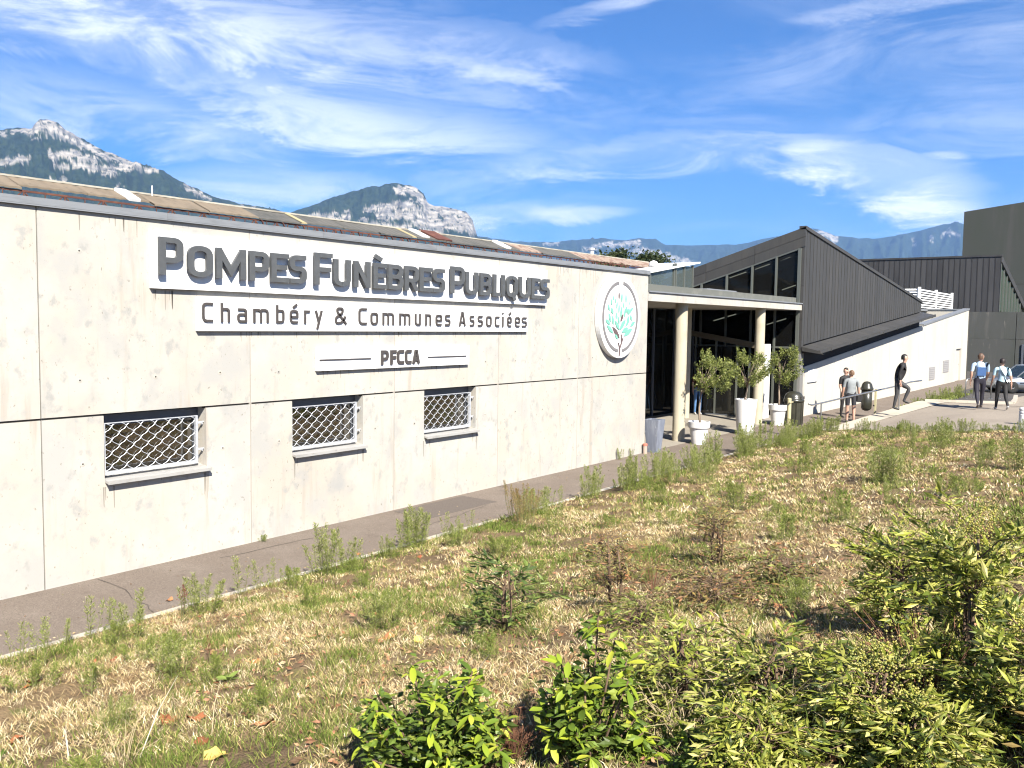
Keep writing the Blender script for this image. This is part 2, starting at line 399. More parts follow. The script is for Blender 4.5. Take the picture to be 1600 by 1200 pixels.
# ---- raised forecourt on the right with its concrete ramp edge
def edge_y(x): return 8.42 - max(0.0, x - 27.6) / 6.5 * 1.45
def edge_z(x): return min(.6, max(0.0, (x - 27.6) / 6.5) * .6)
def court_z(x, y):
    e = edge_z(x); t = sm((edge_y(x) - y) / 3.2)
    inner = lerp(bank_h(26, y) - .03, .6, sm((x - 25.5) / 6))
    return lerp(e, min(inner, .75), t)
vv = []; ff = []
cx = np.linspace(22.0, 34.6, 50); ct = np.linspace(0, 1, 60) ** 1.3
for t in ct:
    for x in cx:
        y = lerp(edge_y(x), -20, t); vv.append((x, y, court_z(x, y) if x > 24.5 else bank_h(x, y) - .12))
nx = len(cx)
for j in range(len(ct) - 1):
    for i in range(nx - 1):
        a = j * nx + i; ff.append((a, a + 1, a + nx + 1, a + nx))
b = MB(); b.v = vv; b.f = ff; b.m = [0] * len(ff); struct(b.build('forecourt', M['asphalt_light'], smooth=True))
b = MB()      # the part of the raised forecourt that runs on to the right, with its retaining edge
poly = [(34.5, 6.87), (35.6, 4.25), (39.5, 4.6), (60, 3.0), (60, -20), (34.5, -20)]
n = len(poly)
b.add([(x, y, .6 if x < 45 else .3) for x, y in poly] + [(x, y, -.1) for x, y in poly], [tuple(range(n))[::-1]] + [(i, (i + 1) % n, (i + 1) % n + n, i + n) for i in range(n)])
struct(b.build('upper_yard', M['asphalt_light']))
kk = MB(); kk.box((34.3, 6.75, .3), (34.4, 6.8, .59)); kroot = struct(kk.build('yard_kerb', M['kerb']))
pts = [(34.45, 6.95), (35.0, 5.65), (35.62, 4.3), (37.3, 4.42), (39.5, 4.66)]
for p, q in zip(pts, pts[1:]):
    k = MB(); k.bar((p[0], p[1], .6), (q[0], q[1], .6), .14, .16); k.build('kerb_stone', M['kerb'], kroot)
# ramp of pale concrete climbing to the forecourt
b = MB(); k = 16
for i in range(k + 1):
    x = 27.3 + 7.2 * i / k; y = edge_y(x); z = edge_z(x)
    b.v += [(x + .12, y + .16, z + .012), (x - .25, y - .42 - .25 * i / k, max(z, court_z(x - .25, y - .42 - .25 * i / k)) + .012), (x + .12, y + .16, -.1)]
for i in range(k):
    a = 3 * i; b.f += [(a, a + 1, a + 4, a + 3), (a, a + 3, a + 5, a + 2)]; b.m += [0, 0]
struct(b.build('ramp', M['ramp_conc']))
# strip of rough grass at the far end of the path, built further down as stuff
# ================================================================== LONG CONCRETE BUILDING
bld = thing('concrete_building', 'long low pale concrete building with grilled windows and grey metal coping', 'building', (12, WY, 0))
JX = [-3.88, -.97, 1.95, 4.87, 7.785, 10.70, 13.585, 16.485, 19.68]
ZJ = 2.02; ZT = 4.475; g = .007; gz = .013
WIN = [(5.62, 7.06), (8.53, 9.98), (11.45, 12.90)]
WZ0 = 1.20
for i in range(len(JX) - 1):
    x0, x1 = JX[i] + g, JX[i + 1] - g
    if i == len(JX) - 2: x1 = JX[-1]
    p = MB(); p.prism_y([(x0, ZJ + gz), (x1, ZJ + gz), (x1, ZT), (x0, ZT)], WY, WY + .25); p.build('wall_panel', M['concrete'], bld)
    w = [w for w in WIN if x0 < w[0] < x1]
    p = MB()
    if w:
        a, c = w[0]
        p.prism_y([(x0, -.2), (x1, -.2), (x1, ZJ - gz), (c, ZJ - gz), (c, WZ0), (a, WZ0), (a, ZJ - gz), (x0, ZJ - gz)], WY, WY + .25)
    else:
        p.prism_y([(x0, -.2), (x1, -.2), (x1, ZJ - gz), (x0, ZJ - gz)], WY, WY + .25)
    p.build('wall_panel', M['concrete'], bld)
p = MB()
p.box((JX[3] - .02, WY + .025, 0), (JX[3] + .02, WY + .06, ZT))
segs = [JX[0]] + [v for w in WIN for v in w] + [JX[-1]]
for a, c in zip(segs[::2], segs[1::2]): p.box((a, WY + .02, ZJ - .02), (c - .01, WY + .102, ZJ + .02))
p.build('joint_sealant', M['sealant'], bld)
M['pale_joint'] = mat('pale_joint', (.33, .30, .26), .9)
for x in JX[1:3] + JX[4:-1]:
    p = MB(); p.box((x - .02, WY + .003, 0), (x + .02, WY + .019, ZT)); p.build('joint_filler', M['pale_joint'], bld)
p = MB(); p.box((JX[-1] - .25, WY + .252, -.2), (JX[-1], 15.5, ZT)); p.build('end_wall', M['concrete'], bld)
p = MB(); p.box((-3.88, WY + .255, 4.36), (JX[-1] - .26, 13.4, 4.44)); p.build('flat_roof', M['felt'], bld)
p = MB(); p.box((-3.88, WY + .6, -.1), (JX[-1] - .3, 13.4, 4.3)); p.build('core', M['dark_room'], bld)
# coping in sheet lengths
cx0 = -3.9
while cx0 < JX[-1]:
    cx1 = min(cx0 + 2.6, JX[-1] + .03)
    p = MB(); p.box((cx0, WY - .045, 4.495), (cx1 - .004, WY + .30, 4.575)); p.box((cx0, WY - .043, 4.478), (cx1 - .004, WY - .033, 4.495))
    p.build('coping', M['coping'], bld); cx0 = cx1
# round formwork tie holes: little recessed rings
p = MB()
ties = [(x, z) for x in np.arange(5.35, 19.5, .977) for z in (1.44, 2.47)] + [(x, 4.0) for x in (5.35, 16.0, 17.0)]
for (x, z) in ties:
    if any(a - .1 < x < c + .1 for a, c in WIN) and z < 2: continue
    if z > 3.9 and x > 6: continue
    x += random.uniform(-.02, .02); z += random.uniform(-.015, .015)
    n = 12
    for k in range(n):
        a0, a1 = 2 * math.pi * k / n, 2 * math.pi * (k + 1) / n
        q = lambda r, a, y: (x + r * math.cos(a), y, z + r * math.sin(a))
        p.add([q(.032, a0, WY - .0015), q(.032, a1, WY - .0015), q(.011, a1, WY - .004), q(.011, a0, WY - .004)], [(0, 1, 2, 3)], 0)
        p.add([q(.011, a0, WY - .004), q(.011, a1, WY - .004), q(.001, a1, WY - .001), q(.001, a0, WY - .001)], [(0, 1, 2, 3)], 1)
th = p.build('tie_holes', [M['concrete'], M['sealant']], bld); th['kind'] = 'stuff'
# dark drip stains below the sign boards, coping and sills
M['drip'] = mat('drip_stain', (.26, .235, .20), .9); p = MB(); rd = random.Random(4)
def drips(x0, x1, z, n, l):
    for _ in range(n):
        x = rd.uniform(x0, x1); w = rd.uniform(.003, .011); h = l * rd.uniform(.2, 1.0)
        p.add([(x - w, WY - .0012, z), (x + w, WY - .0012, z), (x + w * .5, WY - .0012, z - h), (x - w * .4, WY - .0012, z - h * .9)], [(0, 3, 2, 1)])
drips(6.26, 6.6, 3.58, 9, .30); drips(14.6, 15.1, 3.58, 6, .22); drips(7.6, 8.2, 3.04, 9, .17); drips(8.3, 14.4, 3.04, 30, .13); drips(9.1, 12.5, 2.44, 20, .14); drips(15.3, 17, 4.45, 9, .35); drips(5, 6.2, 4.45, 6, .25); drips(16.5, 17.2, 4.45, 6, .45)
for a_, c_ in WIN: drips(a_ - .02, a_ + .15, WZ0 - .08, 3, .3); drips(c_ - .12, c_ + .03, WZ0 - .08, 4, .4)
p.build('drip_stains', M['drip'], bld)['kind'] = 'stuff'
# windows
def window(a, c):
    wnd = MB(); wnd.box((a + .01, WY + .20, WZ0 + .02), (c - .01, WY + .248, WZ0 + .07)); wnd.box((a + .01, WY + .20, 1.93), (c - .01, WY + .248, 2.0))
    wnd.box((a + .01, WY + .20, WZ0 + .07), (a + .07, WY + .248, 1.93)); wnd.box((c - .07, WY + .20, WZ0 + .07), (c - .01, WY + .248, 1.93))
    wo = wnd.build('window', M['frame_dark'], bld)
    q = MB(); q.box((a + .07, WY + .222, WZ0 + .07), (c - .07, WY + .230, 1.93)); q.build('pane', M['glass_window'], wo)
    q = MB(); q.box((a - .002, WY + .19, 1.86), (c + .002, WY + .2, 2.0)); q.build('blind_box', M['frame_dark'], wo)
    # sloping metal sill standing proud of the wall
    q = MB()
    q.prism_x([(WY - .085, WZ0 - .040), (WY - .085, WZ0 - .005), (WY + .20, WZ0 + .035), (WY + .20, WZ0 + .012), (WY + .004, WZ0 - .02)], a - .0, c + .02)
    q.box((a - .004, WY - .092, WZ0 - .045), (c + .026, WY - .086, WZ0 - .004))
    q.build('sill', M['sill'], bld)
    # galvanised grille of wavy wires in a frame, on two brackets each side
    gy = WY + .055; gx0, gx1, gz0, gz1 = a + .03, c - .10, WZ0 + .075, 1.91
    q = MB()
    q.box((gx0, gy - .012, gz0 - .02), (gx1, gy + .028, gz0 + .025)); q.box((gx1 - .032, gy - .013, gz0 + .0255), (gx1, gy + .029, gz1))
    q.box((gx0, gy - .008, gz1 - .012), (gx1 - .033, gy + .01, gz1)); q.box((gx0, gy - .008, gz0 + .0255), (gx0 + .012, gy + .01, gz1 - .0125))
    go = q.build('grille', M['galv'], bld)
    q = MB(); sp = .196; W = gx1 - .03 - gx0; H = gz1 - gz0 - .02
    ang = math.radians(40); tx, tz = math.cos(ang), math.sin(ang)
    k = -int(H / sp) - 3
    for s in (1, -1):
        for kk in range(-8, 16):
            xb = gx0 + kk * sp
            pts = []
            for j in range(0, 60):
                t = j * .02; X = xb + s * t * tx; Z = gz0 + t * tz
                if Z > gz1: break
                wob = .0065 * math.sin(t * 2 * math.pi / .128)
                X2, Z2 = X - s * tz * wob * 1, Z + tx * wob
                if gx0 <= X2 <= gx1 - .03: pts.append((X2, gy + (.006 * s), Z2))
                elif pts: break
            if len(pts) > 2: q.tube(pts, .0047, 5)
    q.build('wires', M['galv'], go)
    for zz in (gz0 + .17, gz1 - .10):
        q = MB(); q.bar((gx1, gy + .01, zz), (c, gy + .01, zz), .012, .03); q.bar((c - .03, gy + .01, zz - .03), (c, gy + .01, zz - .004), .012, .014); q.build('bracket', M['galv'], go)
        q = MB(); q.bar((gx0, gy + .01, zz), (a, gy + .01, zz), .012, .03); q.build('bracket', M['galv'], go)
for w in WIN: window(*w)

# ================================================================== OLD SHED BEHIND (fibre-cement roof on rusty trusses)
shed = thing('old_shed', 'long derelict shed with fibre cement roof on rusty trusses behind concrete building', 'shed', (12, 15, 0))
M['rust'] = mat('rusty_steel', (.10, .035, .025), .85, noise=[(6, 4, (.16, .06, .035), .4, .7, U1)])
sheetm = [mat('tan_fibre_cement', (.20, .158, .112), .9, noise=[(2, 5, (.16, .127, .09), .42, .7, U1), (9, 5, (.11, .09, .068), .55, .75, U1)]),
          mat('grey_fibre_cement', (.105, .10, .09), .9, noise=[(2, 5, (.07, .07, .063), .42, .7, U1), (9, 5, (.16, .145, .12), .58, .75, U1)]),
          mat('yellowed_strip', (.36, .30, .17), .8), mat('pale_debris', (.30, .23, .18), .9, noise=[(5, 5, (.19, .11, .08), .45, .62, U1), (13, 5, (.42, .35, .29), .58, .72, U1)])]
EY, EZ, RY, RZ = 14.0, 5.165, 14.55, 5.395
def sheet(x0, x1, mi, ofs=0.0, cut=0.0):
    p = MB(); nc = max(4, int((x1 - x0) / .085))
    y0 = EY + cut; z0 = lerp(EZ, RZ, cut / (RY - EY))
    vs = []
    for i in range(nc + 1):
        x = lerp(x0, x1, i / nc); dz = .010 * (i % 2) + ofs
        vs += [(x, y0 - .02, z0 + dz), (x, RY, RZ + dz), (x, y0 - .02, z0 + dz - .03), (x, RY, RZ + dz - .03)]
    fs = []
    for i in range(nc):
        a = 4 * i; fs += [(a, a + 4, a + 5, a + 1), (a + 2, a + 3, a + 7, a + 6), (a, a + 2, a + 6, a + 4)]
    p.add(vs, fs); return p.build('roof_sheet', sheetm[mi], shed)
x = 2.0
while x < 27.3:
    if x < 10.2: w, mi = 1.08, 0
    elif x < 21.5: w, mi = 1.02, 1
    else: w, mi = .8, 3
    if 10.2 < x < 21 and random.random() < .22:
        sheet(x, x + .14, 2, .012); x += .16
    if 14 < x < 21.4 and random.random() < .1: mi = 3
    sheet(x, x + w - .012, mi, random.uniform(-.01, .012), random.choice([0, 0, 0, 0, .06, .14]) if x < 10 else random.choice([0, 0, 0, .05]))
    x += w
p = MB(); p.bar((2, RY, RZ + .01), (27.3, RY, RZ + .01), .08, .03); p.build('ridge_cap', mat('pale_ridge', (.42, .40, .34), .9, noise=[(3, 4, (.3, .27, .22), .45, .65, (1, 5, 5))]), shed)
p = MB(); p.bar((2, EY + .02, EZ - .045), (27.3, EY + .02, EZ - .045), .03, .03); p.build('eave_beam', M['rust'], shed)
x = 2.0
while x < 25.0:     # each truss bay: zig-zag bars under the eave
    p = MB(); w = .62 if x < 10 else .5
    p.bar((x, EY, EZ - .05), (x, EY, EZ - .42), .018); p.bar((x + .02, EY + .02, EZ - .06), (x + w * .48, EY + .02, EZ - .36), .016); p.bar((x + w * .5, EY + .02, EZ - .36), (x + w - .02, EY + .02, EZ - .06), .016)
    p.bar((x + w * .5, EY - .02, EZ - .05), (x + w * .5, EY - .02, EZ - .26), .012); p.bar((x, EY + .05, EZ - .22), (x + w, EY + .05, EZ - .22), .014)
    if x > 10 and random.random() < .5: p.bar((x + .1, EY - .05, EZ - .04), (x + .2, EY - .05, EZ - .2), .025, .02)
    p.build('truss', M['rust'], shed); x += w
p = MB(); p.box((2, 16.7, 0), (27.3, 17, 5.1)); p.build('back_wall', M['concrete_white'], shed)
p = MB()
for xx in np.arange(2.5, 27, 2.6): p.box((xx - .08, 15.3, 0), (xx + .08, 15.5, 5.0))
p.build('posts', M['rust'], shed)
for (x, l) in ((8.15, .2), (15.4, .22), (18.6, .22)):      # white roof lights tipped up from the roof
    p = MB(); p.bar((x, 14.02, 5.20), (x, 14.50, 5.41), l, .05, up=(0, 0, 1)); p.build('roof_light', M['white_paint'], shed)
p = MB(); p.bar((16.0, 13.98, 5.19), (16.0, 14.57, 5.44), .55, .03); p.build('rusty_patch_sheet', M['rust'], shed)
p = MB(); p.tube([(23.7, 14.6, 5.1), (23.7, 14.6, 5.55)], .07, 10); p.tube([(23.7, 14.6, 5.55), (23.7, 14.6, 5.62)], .1, 10); p.build('flue', M['galv'], shed)
p = MB(); p.tube([(8.75, 14.5, 5.3), (8.75, 14.5, 5.56)], .012, 6); p.build('mast', M['white_paint'], shed)

# ================================================================== ENTRANCE CANOPY
can = thing('entrance_canopy', 'concrete entrance canopy with cream round columns between long wall and glazed hall', 'canopy', (25.5, WY, 0))
p = MB(); p.box((19.705, WY + .0, 3.83), (31.22, 15.2, 4.045)); p.build('slab', M['concrete'], can)
p = MB(); p.box((19.72, WY - .04, 4.05), (31.2, WY + .16, 4.085)); p.build('flashing', M['coping'], can)
p = MB(); p.box((19.9, WY + .17, 4.05), (31.1, 15.2, 4.27)); p.build('upstand', M['felt'], can)
for (a, c, y, z) in ((20.6, 23.6, 11.6, 4.31), (24.4, 26.6, 11.0, 4.29)):
    p = MB(); p.box((a, y, 4.275), (c, y + .7, z + .05)); p.build('roof_hatch', M['coping'], can)
for (x, y, r, top) in ((22.35, 10.82, .172, 3.83), (28.05, 10.75, .16, 3.83), (28.15, 13.42, .165, 3.83)):
    p = MB(); p.lathe([(r, 0.0), (r, top)], (x, y, 0), 28); p.build('column', M['column'], can, smooth=False)
# glazed lantern on the canopy roof
lan = thing('roof_lantern', 'small glass lantern with white sloping roof above the canopy', 'lantern', (26, 13, 4.27))
lx0, lx1, ly0, ly1 = 24.55, 27.6, 13.0, 14.8
def lz(x): return lerp(4.86, 5.26, (x - lx0) / 1.75) if x < 26.3 else 5.26
for (x, y) in ((lx0, ly0), (26.2, ly0), (26.32, ly0), (26.95, ly0), (lx1, ly0), (lx0, ly1), (lx1, ly1)):
    p = MB(); p.box((x - .035, y - .035, 4.28), (x + .035, y + .035, lz(x) - .005)); p.build('post', M['mullion'], lan)
for (a, c) in ((lx0 + .04, 26.16), (26.36, 26.91), (26.99, lx1 - .04)):
    p = MB(); p.prism_y([(a, 4.34), (c, 4.34), (c, lz(c) - .06), (a, lz(a) - .06)], ly0, ly0 + .02); p.build('pane', M['glass_clear'], lan)
p = MB(); p.box((lx0 - .05, ly0 - .045, 4.272), (lx1 + .05, ly1, 4.335)); p.build('base', M['coping'], lan)
p = MB(); p.bar((25.9, ly0 + .5, 4.5), (25.4, ly0 + .5, 4.9), .025); p.bar((25.5, ly0 + .5, 4.86), (24.9, ly0 + .5, 4.9), .02); p.build('brace', M['galv'], lan)
p = MB(); p.add([(lx0 - .12, ly0 - .1, 4.84), (28.0, ly0 - .1, 5.36), (28.0, ly1, 5.36), (lx0 - .12, ly1, 4.84), (lx0 - .12, ly0 - .1, 4.90), (28.0, ly0 - .1, 5.41), (28.0, ly1, 5.41), (lx0 - .12, ly1, 4.90)],
               [(0, 3, 2, 1), (4, 5, 6, 7), (0, 1, 5, 4), (1, 2, 6, 5), (2, 3, 7, 6), (3, 0, 4, 7)]); p.build('roof', M['white_paint'], lan)
p = MB(); p.lathe([(.16, 0), (.16, .06), (.12, .15), (.02, .19)], (26.5, 13.9, 5.2), 14); p.build('vent_dome', M['white_paint'], lan, smooth=True)

# ================================================================== GLAZED HALL WITH ZINC WEDGE FACADE
hall = thing('glazed_hall', 'anthracite zinc hall with slanting roof and tall glazed side facing the canopy', 'building', (40, WY + 3, 0))
HX = 31.3
def zt(x): return 6.79 - (x - HX) * .1112
def zb(x): return 2.58 + (x - HX) * .0835
def roof_y(y): return -.316 * (y - WY)
YB = 16.0
# standing-seam trays of the wedge, each its own sheet
npan = 48; wpan = (50.05 - HX - .22) / npan
for i in range(npan):
    x0 = HX + .22 + i * wpan; x1 = x0 + wpan - .006
    p = MB(); p.prism_y([(x0, zb(x0)), (x1, zb(x1)), (x1, zt(x1) - .10), (x0, zt(x0) - .10)], WY, WY + .04)
    p.prism_y([(x0, zb(x0)), (x0 + .009, zb(x0)), (x0 + .009, zt(x0) - .11), (x0, zt(x0) - .11)], WY - .012, WY - .001)
    p.build('zinc_tray', M['zinc'], hall)
p = MB(); p.prism_y([(HX, zb(HX) - .2), (HX + .21, zb(HX) - .2), (HX + .21, zt(HX + .2) - .1), (HX, zt(HX) - .1)], WY - .005, WY + .12); p.build('corner_trim', M['zinc'], hall)
p = MB(); p.prism_y([(HX - .03, zt(HX) - .10), (50.1, zt(50.1) - .10), (50.1, zt(50.1) + .02), (HX - .03, zt(HX) + .02)], WY - .05, WY + .2); p.build('verge_flashing', M['zinc'], hall)
# roof and body behind the sheets
p = MB()
A = [(HX + .05, WY + .05), (50.0, WY + .05), (50.0, YB), (HX + .05, YB)]
rz = [zt(x) - .04 + roof_y(y) for x, y in A]
p.add([(x, y, z - .12) for (x, y), z in zip(A, rz)] + [(x, y, z) for (x, y), z in zip(A, rz)], [(0, 3, 2, 1), (4, 5, 6, 7), (0, 1, 5, 4), (1, 2, 6, 5), (2, 3, 7, 6), (3, 0, 4, 7)])
p.build('roof', M['zinc'], hall)
p = MB(); p.add([(x, y, z - .125) for (x, y), z in zip(A, rz)] + [(x, y, z - .16) for (x, y), z in zip(A, rz)], [(0, 1, 2, 3), (7, 6, 5, 4)]); p.build('ceiling', M['room_wood'], hall)
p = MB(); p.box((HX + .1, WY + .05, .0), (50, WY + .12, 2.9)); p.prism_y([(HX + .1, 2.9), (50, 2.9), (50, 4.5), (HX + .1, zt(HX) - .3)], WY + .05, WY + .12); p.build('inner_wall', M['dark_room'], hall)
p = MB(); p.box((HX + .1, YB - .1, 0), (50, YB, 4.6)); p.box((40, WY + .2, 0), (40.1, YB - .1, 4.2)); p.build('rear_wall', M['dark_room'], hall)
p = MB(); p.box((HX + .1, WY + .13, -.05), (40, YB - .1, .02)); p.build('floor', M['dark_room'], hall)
# fascia boards above the glass: two rows of metal sheets following the slope
def ft(y): return zt(HX) - .02 + roof_y(y)
yy = WY - .03
for k, L_ in enumerate((1.85, 1.9, 1.9, 1.0)):
    y1 = min(yy + L_ - .012, YB)
    p = MB(); p.prism_x([(yy, ft(yy) - .335), (y1, ft(y1) - .335), (y1, ft(y1)), (yy, ft(yy))], HX - .03, HX + .04); p.build('fascia_sheet', M['zinc'], hall)
    p = MB(); ya, yb_ = (yy, y1); p.prism_x([(ya, ft(ya) - .68), (yb_, ft(yb_) - .68), (yb_, ft(yb_) - .345), (ya, ft(ya) - .345)], HX - .025, HX + .04); p.build('fascia_sheet', M['zinc'], hall)
    yy = y1 + .012
# corner cladding sheets beside the glass, seen edge on
for z0, z1 in ((2.3, 3.5), (3.51, 4.7), (4.71, 5.95)):
    p = MB(); p.box((HX - .035, WY - .02, z0), (HX + .04, WY + .13, z1)); p.build('corner_sheet', M['zinc'], hall)
p = MB(); p.box((HX - .03, WY + .0, 0), (HX + .3, WY + .13, 2.29)); p.build('corner_pier', mat('grey_pier', (.20, .195, .185), .7), hall)
MY = [10.64, 11.46, 12.36, 13.34, 14.35, 15.4]
def gt(y): return ft(y) - .685
for y in MY:
    wd = .05 if y > 10.7 else .09
    p = MB(); p.box((HX - .09, y - wd, 0), (HX + .06, y + wd * .2, gt(y + wd * .2))); p.build('mullion', M['mullion'], hall)
for ya, yb_ in zip(MY, MY[1:]):
    for z0, z1 in ((.05, 2.46), (2.53, 3.86)):
        p = MB(); p.box((HX, ya + .02, z0), (HX + .015, yb_ - .05, z1)); p.build('pane', M['glass'], hall)
    p = MB(); p.prism_x([(ya + .02, 3.93), (yb_ - .06, 3.93), (yb_ - .06, gt(yb_ - .06) - .04), (ya + .02, gt(ya + .02) - .04)], HX, HX + .015); p.build('pane', M['glass'], hall)
    for z in (2.46, 3.86): 
        p = MB(); p.box((HX - .04, ya + .012, z), (HX + .05, yb_ - .052, z + .068)); p.build('transom', M['mullion'], hall)
    p = MB(); p.prism_x([(ya + .012, gt(ya) - .05), (yb_ - .052, gt(yb_ - .052) - .05), (yb_ - .052, gt(yb_ - .052) - .003), (ya + .012, gt(ya) - .003)], HX - .04, HX + .05); p.build('transom', M['mullion'], hall)
    # pale green beam inside behind the head of each pane
    p = MB(); p.prism_x([(ya, gt(ya) - .42), (yb_, gt(yb_) - .42), (yb_, gt(yb_) - .1), (ya, gt(ya) - .1)], HX + .55, HX + .6); p.build('head_beam', mat('green_grey_beam', (.10, .12, .095), .7), hall)
# lit fluorescent tubes inside
for (y0, z0, y1, z1) in ((12.17, 5.74, 11.73, 5.90), (13.11, 5.47, 12.53, 5.66), (14.16, 5.17, 13.48, 5.38), (12.01, 4.66, 11.49, 4.83), (14.79, 3.45, 13.85, 3.72), (12.57, 3.32, 11.82, 3.55)):
    p = MB(); p.bar((33.5, y0, z0), (33.5, y1, z1), .05, .03); p.build('fluorescent_tube', M['lit'], hall)
# projecting sloping eave ledge with its own seams and gutter
EA = .60
def led(x, t): # t 0 at wall .. 1 outer edge
    return (x, WY - .03 - EA * t, zb(x) - .04 - .13 * t)
nl = 30; wl = (50.2 - HX) / nl
for i in range(nl):
    x0 = HX - .05 + i * wl; x1 = x0 + wl - .012
    p = MB(); q = [led(x0, 0), led(x1, 0), led(x1, 1), led(x0, 1)]
    p.add(q + [(x, y, z - .05) for x, y, z in q], [(0, 1, 2, 3), (7, 6, 5, 4), (0, 4, 5, 1), (1, 5, 6, 2), (2, 6, 7, 3), (3, 7, 4, 0)])
    p.build('eave_tray', M['zinc'], hall)
a, c = led(HX - .05, 1), led(50.2, 1)
p = MB(); p.bar((a[0], a[1] - .035, a[2] - .045), (c[0], c[1] - .035, c[2] - .045), .07, .12); p.build('gutter', M['zinc'], hall)
p = MB(); p.add([led(HX - .06, 0), led(HX - .06, 1), (HX - .06, WY - .81, zb(HX) - .30), (HX - .06, WY - .05, zb(HX) - .20), led(HX - .03, 0), led(HX - .03, 1), (HX - .03, WY - .81, zb(HX) - .30), (HX - .03, WY - .05, zb(HX) - .20)], [(0, 1, 2, 3), (7, 6, 5, 4), (0, 4, 5, 1), (1, 5, 6, 2), (2, 6, 7, 3), (3, 7, 4, 0)]); p.build('eave_end', M['zinc'], hall)
for i in range(8):
    x = HX + 1.2 + i * 2.4
    p = MB(); p.bar((x, WY - .02, zb(x) - .30), (x, WY - .72, zb(x) - .25), .05, .08); p.build('eave_bracket', M['zinc'], hall)

# lobby at the back of the canopy
lob = thing('glass_lobby', 'dark glazed lobby front in the shade under the canopy', 'lobby', (25, 14.6, 0))
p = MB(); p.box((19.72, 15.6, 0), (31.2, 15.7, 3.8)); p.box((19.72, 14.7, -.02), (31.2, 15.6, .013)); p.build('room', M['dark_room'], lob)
for i, x in enumerate(np.linspace(19.8, 31.1, 8)):
    p = MB(); p.box((x - .04, 14.52, .012), (x + .04, 14.64, 3.82)); p.build('mullion', M['frame_dark'], lob)
    if i < 7:
        p = MB(); p.box((x + .05, 14.56, .06), (x + 1.55, 14.58, 3.8)); p.build('pane', M['glass_dark'], lob)
p = MB(); p.bar((23.6, 15.2, 3.45), (24.6, 15.2, 3.62), .05, .03); p.build('fluorescent_tube', M['lit'], lob)
# entrance porch with sloping head, and its white pier
por = thing('entrance_porch', 'glass entrance porch with sloping beam and white pier behind the olive trees', 'porch', (30.5, 12.8, 0))
p = MB(); p.prism_x([(11.45, 2.44), (14.45, 2.92), (14.45, 3.12), (11.45, 2.64)], 29.9, 30.0); p.build('beam', mat('brown_beam', (.11, .09, .06), .8), por)
p = MB(); p.prism_x([(11.2, 0.012), (11.36, 0.012), (11.36, 2.62), (11.2, 2.62)], 29.82, 30.3); p.build('pier', M['white_paint'], por)
for y in (12.3, 13.1, 13.9):
    p = MB(); p.box((29.93, y - .03, .012), (30.0, y + .03, 2.44 + (y - 11.45) * .16)); p.build('frame_post', M['mullion'], por)
for ya in (12.33, 13.13):
    p = MB(); p.box((29.96, ya + .01, .05), (29.975, ya + .73, 2.5)); p.build('pane', M['glass_dark'], por)
p = MB(); p.box((29.9, 11.5, .012), (30.05, 14.4, .05)); p.build('threshold', M['frame_dark'], por)

# ================================================================== SLOPING WHITE WALL ON THE RIGHT
w2 = thing('sloping_wall_building', 'white concrete building with rising wall top, grey vents and a narrow door', 'building', (48, WY, 0))
def w2t(x): return 1.80 + (x - 31.75) * .0850
xs2 = [31.75, 41.0, 51.0, 63.86]
for i in range(3):
    x0, x1 = xs2[i] + .006, xs2[i + 1] - .006
    p = MB()
    if i == 2:
        p.prism_y([(x0, -.1), (60.2, -.1), (60.2, 2.03), (61.9, 2.03), (61.9, -.1), (x1, -.1), (x1, w2t(x1)), (x0, w2t(x0))], WY, WY + .25)
    else: p.prism_y([(x0, -.1), (x1, -.1), (x1, w2t(x1)), (x0, w2t(x0))], WY, WY + .25)
    p.build('wall_panel', M['concrete_white'], w2)
p = MB(); p.box((60.2, WY + .12, 0), (61.9, WY + .17, 2.03)); d = p.build('door', M['concrete_white'], w2)
p = MB(); p.box((61.7, WY + .10, 1.0), (61.78, WY + .12, 1.06)); p.build('handle', M['steel'], d)
for (x0, x1, z0) in ((52.65, 54.1, .40), (56.35, 58.0, .68)):
    p = MB(); p.box((x0, WY - .02, z0), (x1, WY - .002, z0 + .72)); v = p.build('vent', mat('grey_vent', (.30, .29, .29), .6), w2)
    for k in range(6):
        q = MB(); q.box((x0 + .04, WY - .032, z0 + .05 + k * .11), (x1 - .04, WY - .021, z0 + .10 + k * .11)); q.build('slat', mat('grey_vent_slat', (.36, .35, .34), .6) if k == 0 else bpy.data.materials['grey_vent_slat'], v)
p = MB(); p.prism_y([(50.6, w2t(50.6) + .002), (63.9, w2t(63.9) + .002), (63.9, w2t(63.9) + .09), (50.6, w2t(50.6) + .09)], WY - .05, WY + .35); p.build('coping', M['coping'], w2)
p = MB(); p.box((63.6, WY + .26, 0), (63.86, 26, 4.50)); p.build('end_parapet', M['concrete_white'], w2)
p = MB(); p.box((63.55, WY + .36, 4.50), (63.9, 26, 4.58)); p.build('parapet_coping', M['coping'], w2)
p = MB(); p.prism_y([(31.8, 0), (63.5, 0), (63.5, 3.6), (50.3, 3.2), (31.8, 1.5)], WY + .3, 24); p.build('roof_body', M['felt'], w2)
p = MB(); p.tube([(63.98, WY + .05, 0.0), (63.98, WY + .05, 4.5)], .09, 10); p.build('dark_end_tube', M['sealant'], w2)  # dark upright tube at the far end of the wall
p = MB(); p.box((31.62, WY + .0, 0), (31.74, WY + .24, 1.78)); p.build('end_pier', M['concrete'], w2)
nb = MB(); nb.box((32.1, WY - .03, 1.22), (33.1, WY - .003, 1.68)); no = nb.build('notice', M['sign_white']); tag(no, 'small white notice with faint blue lines on the white wall', 'notice')
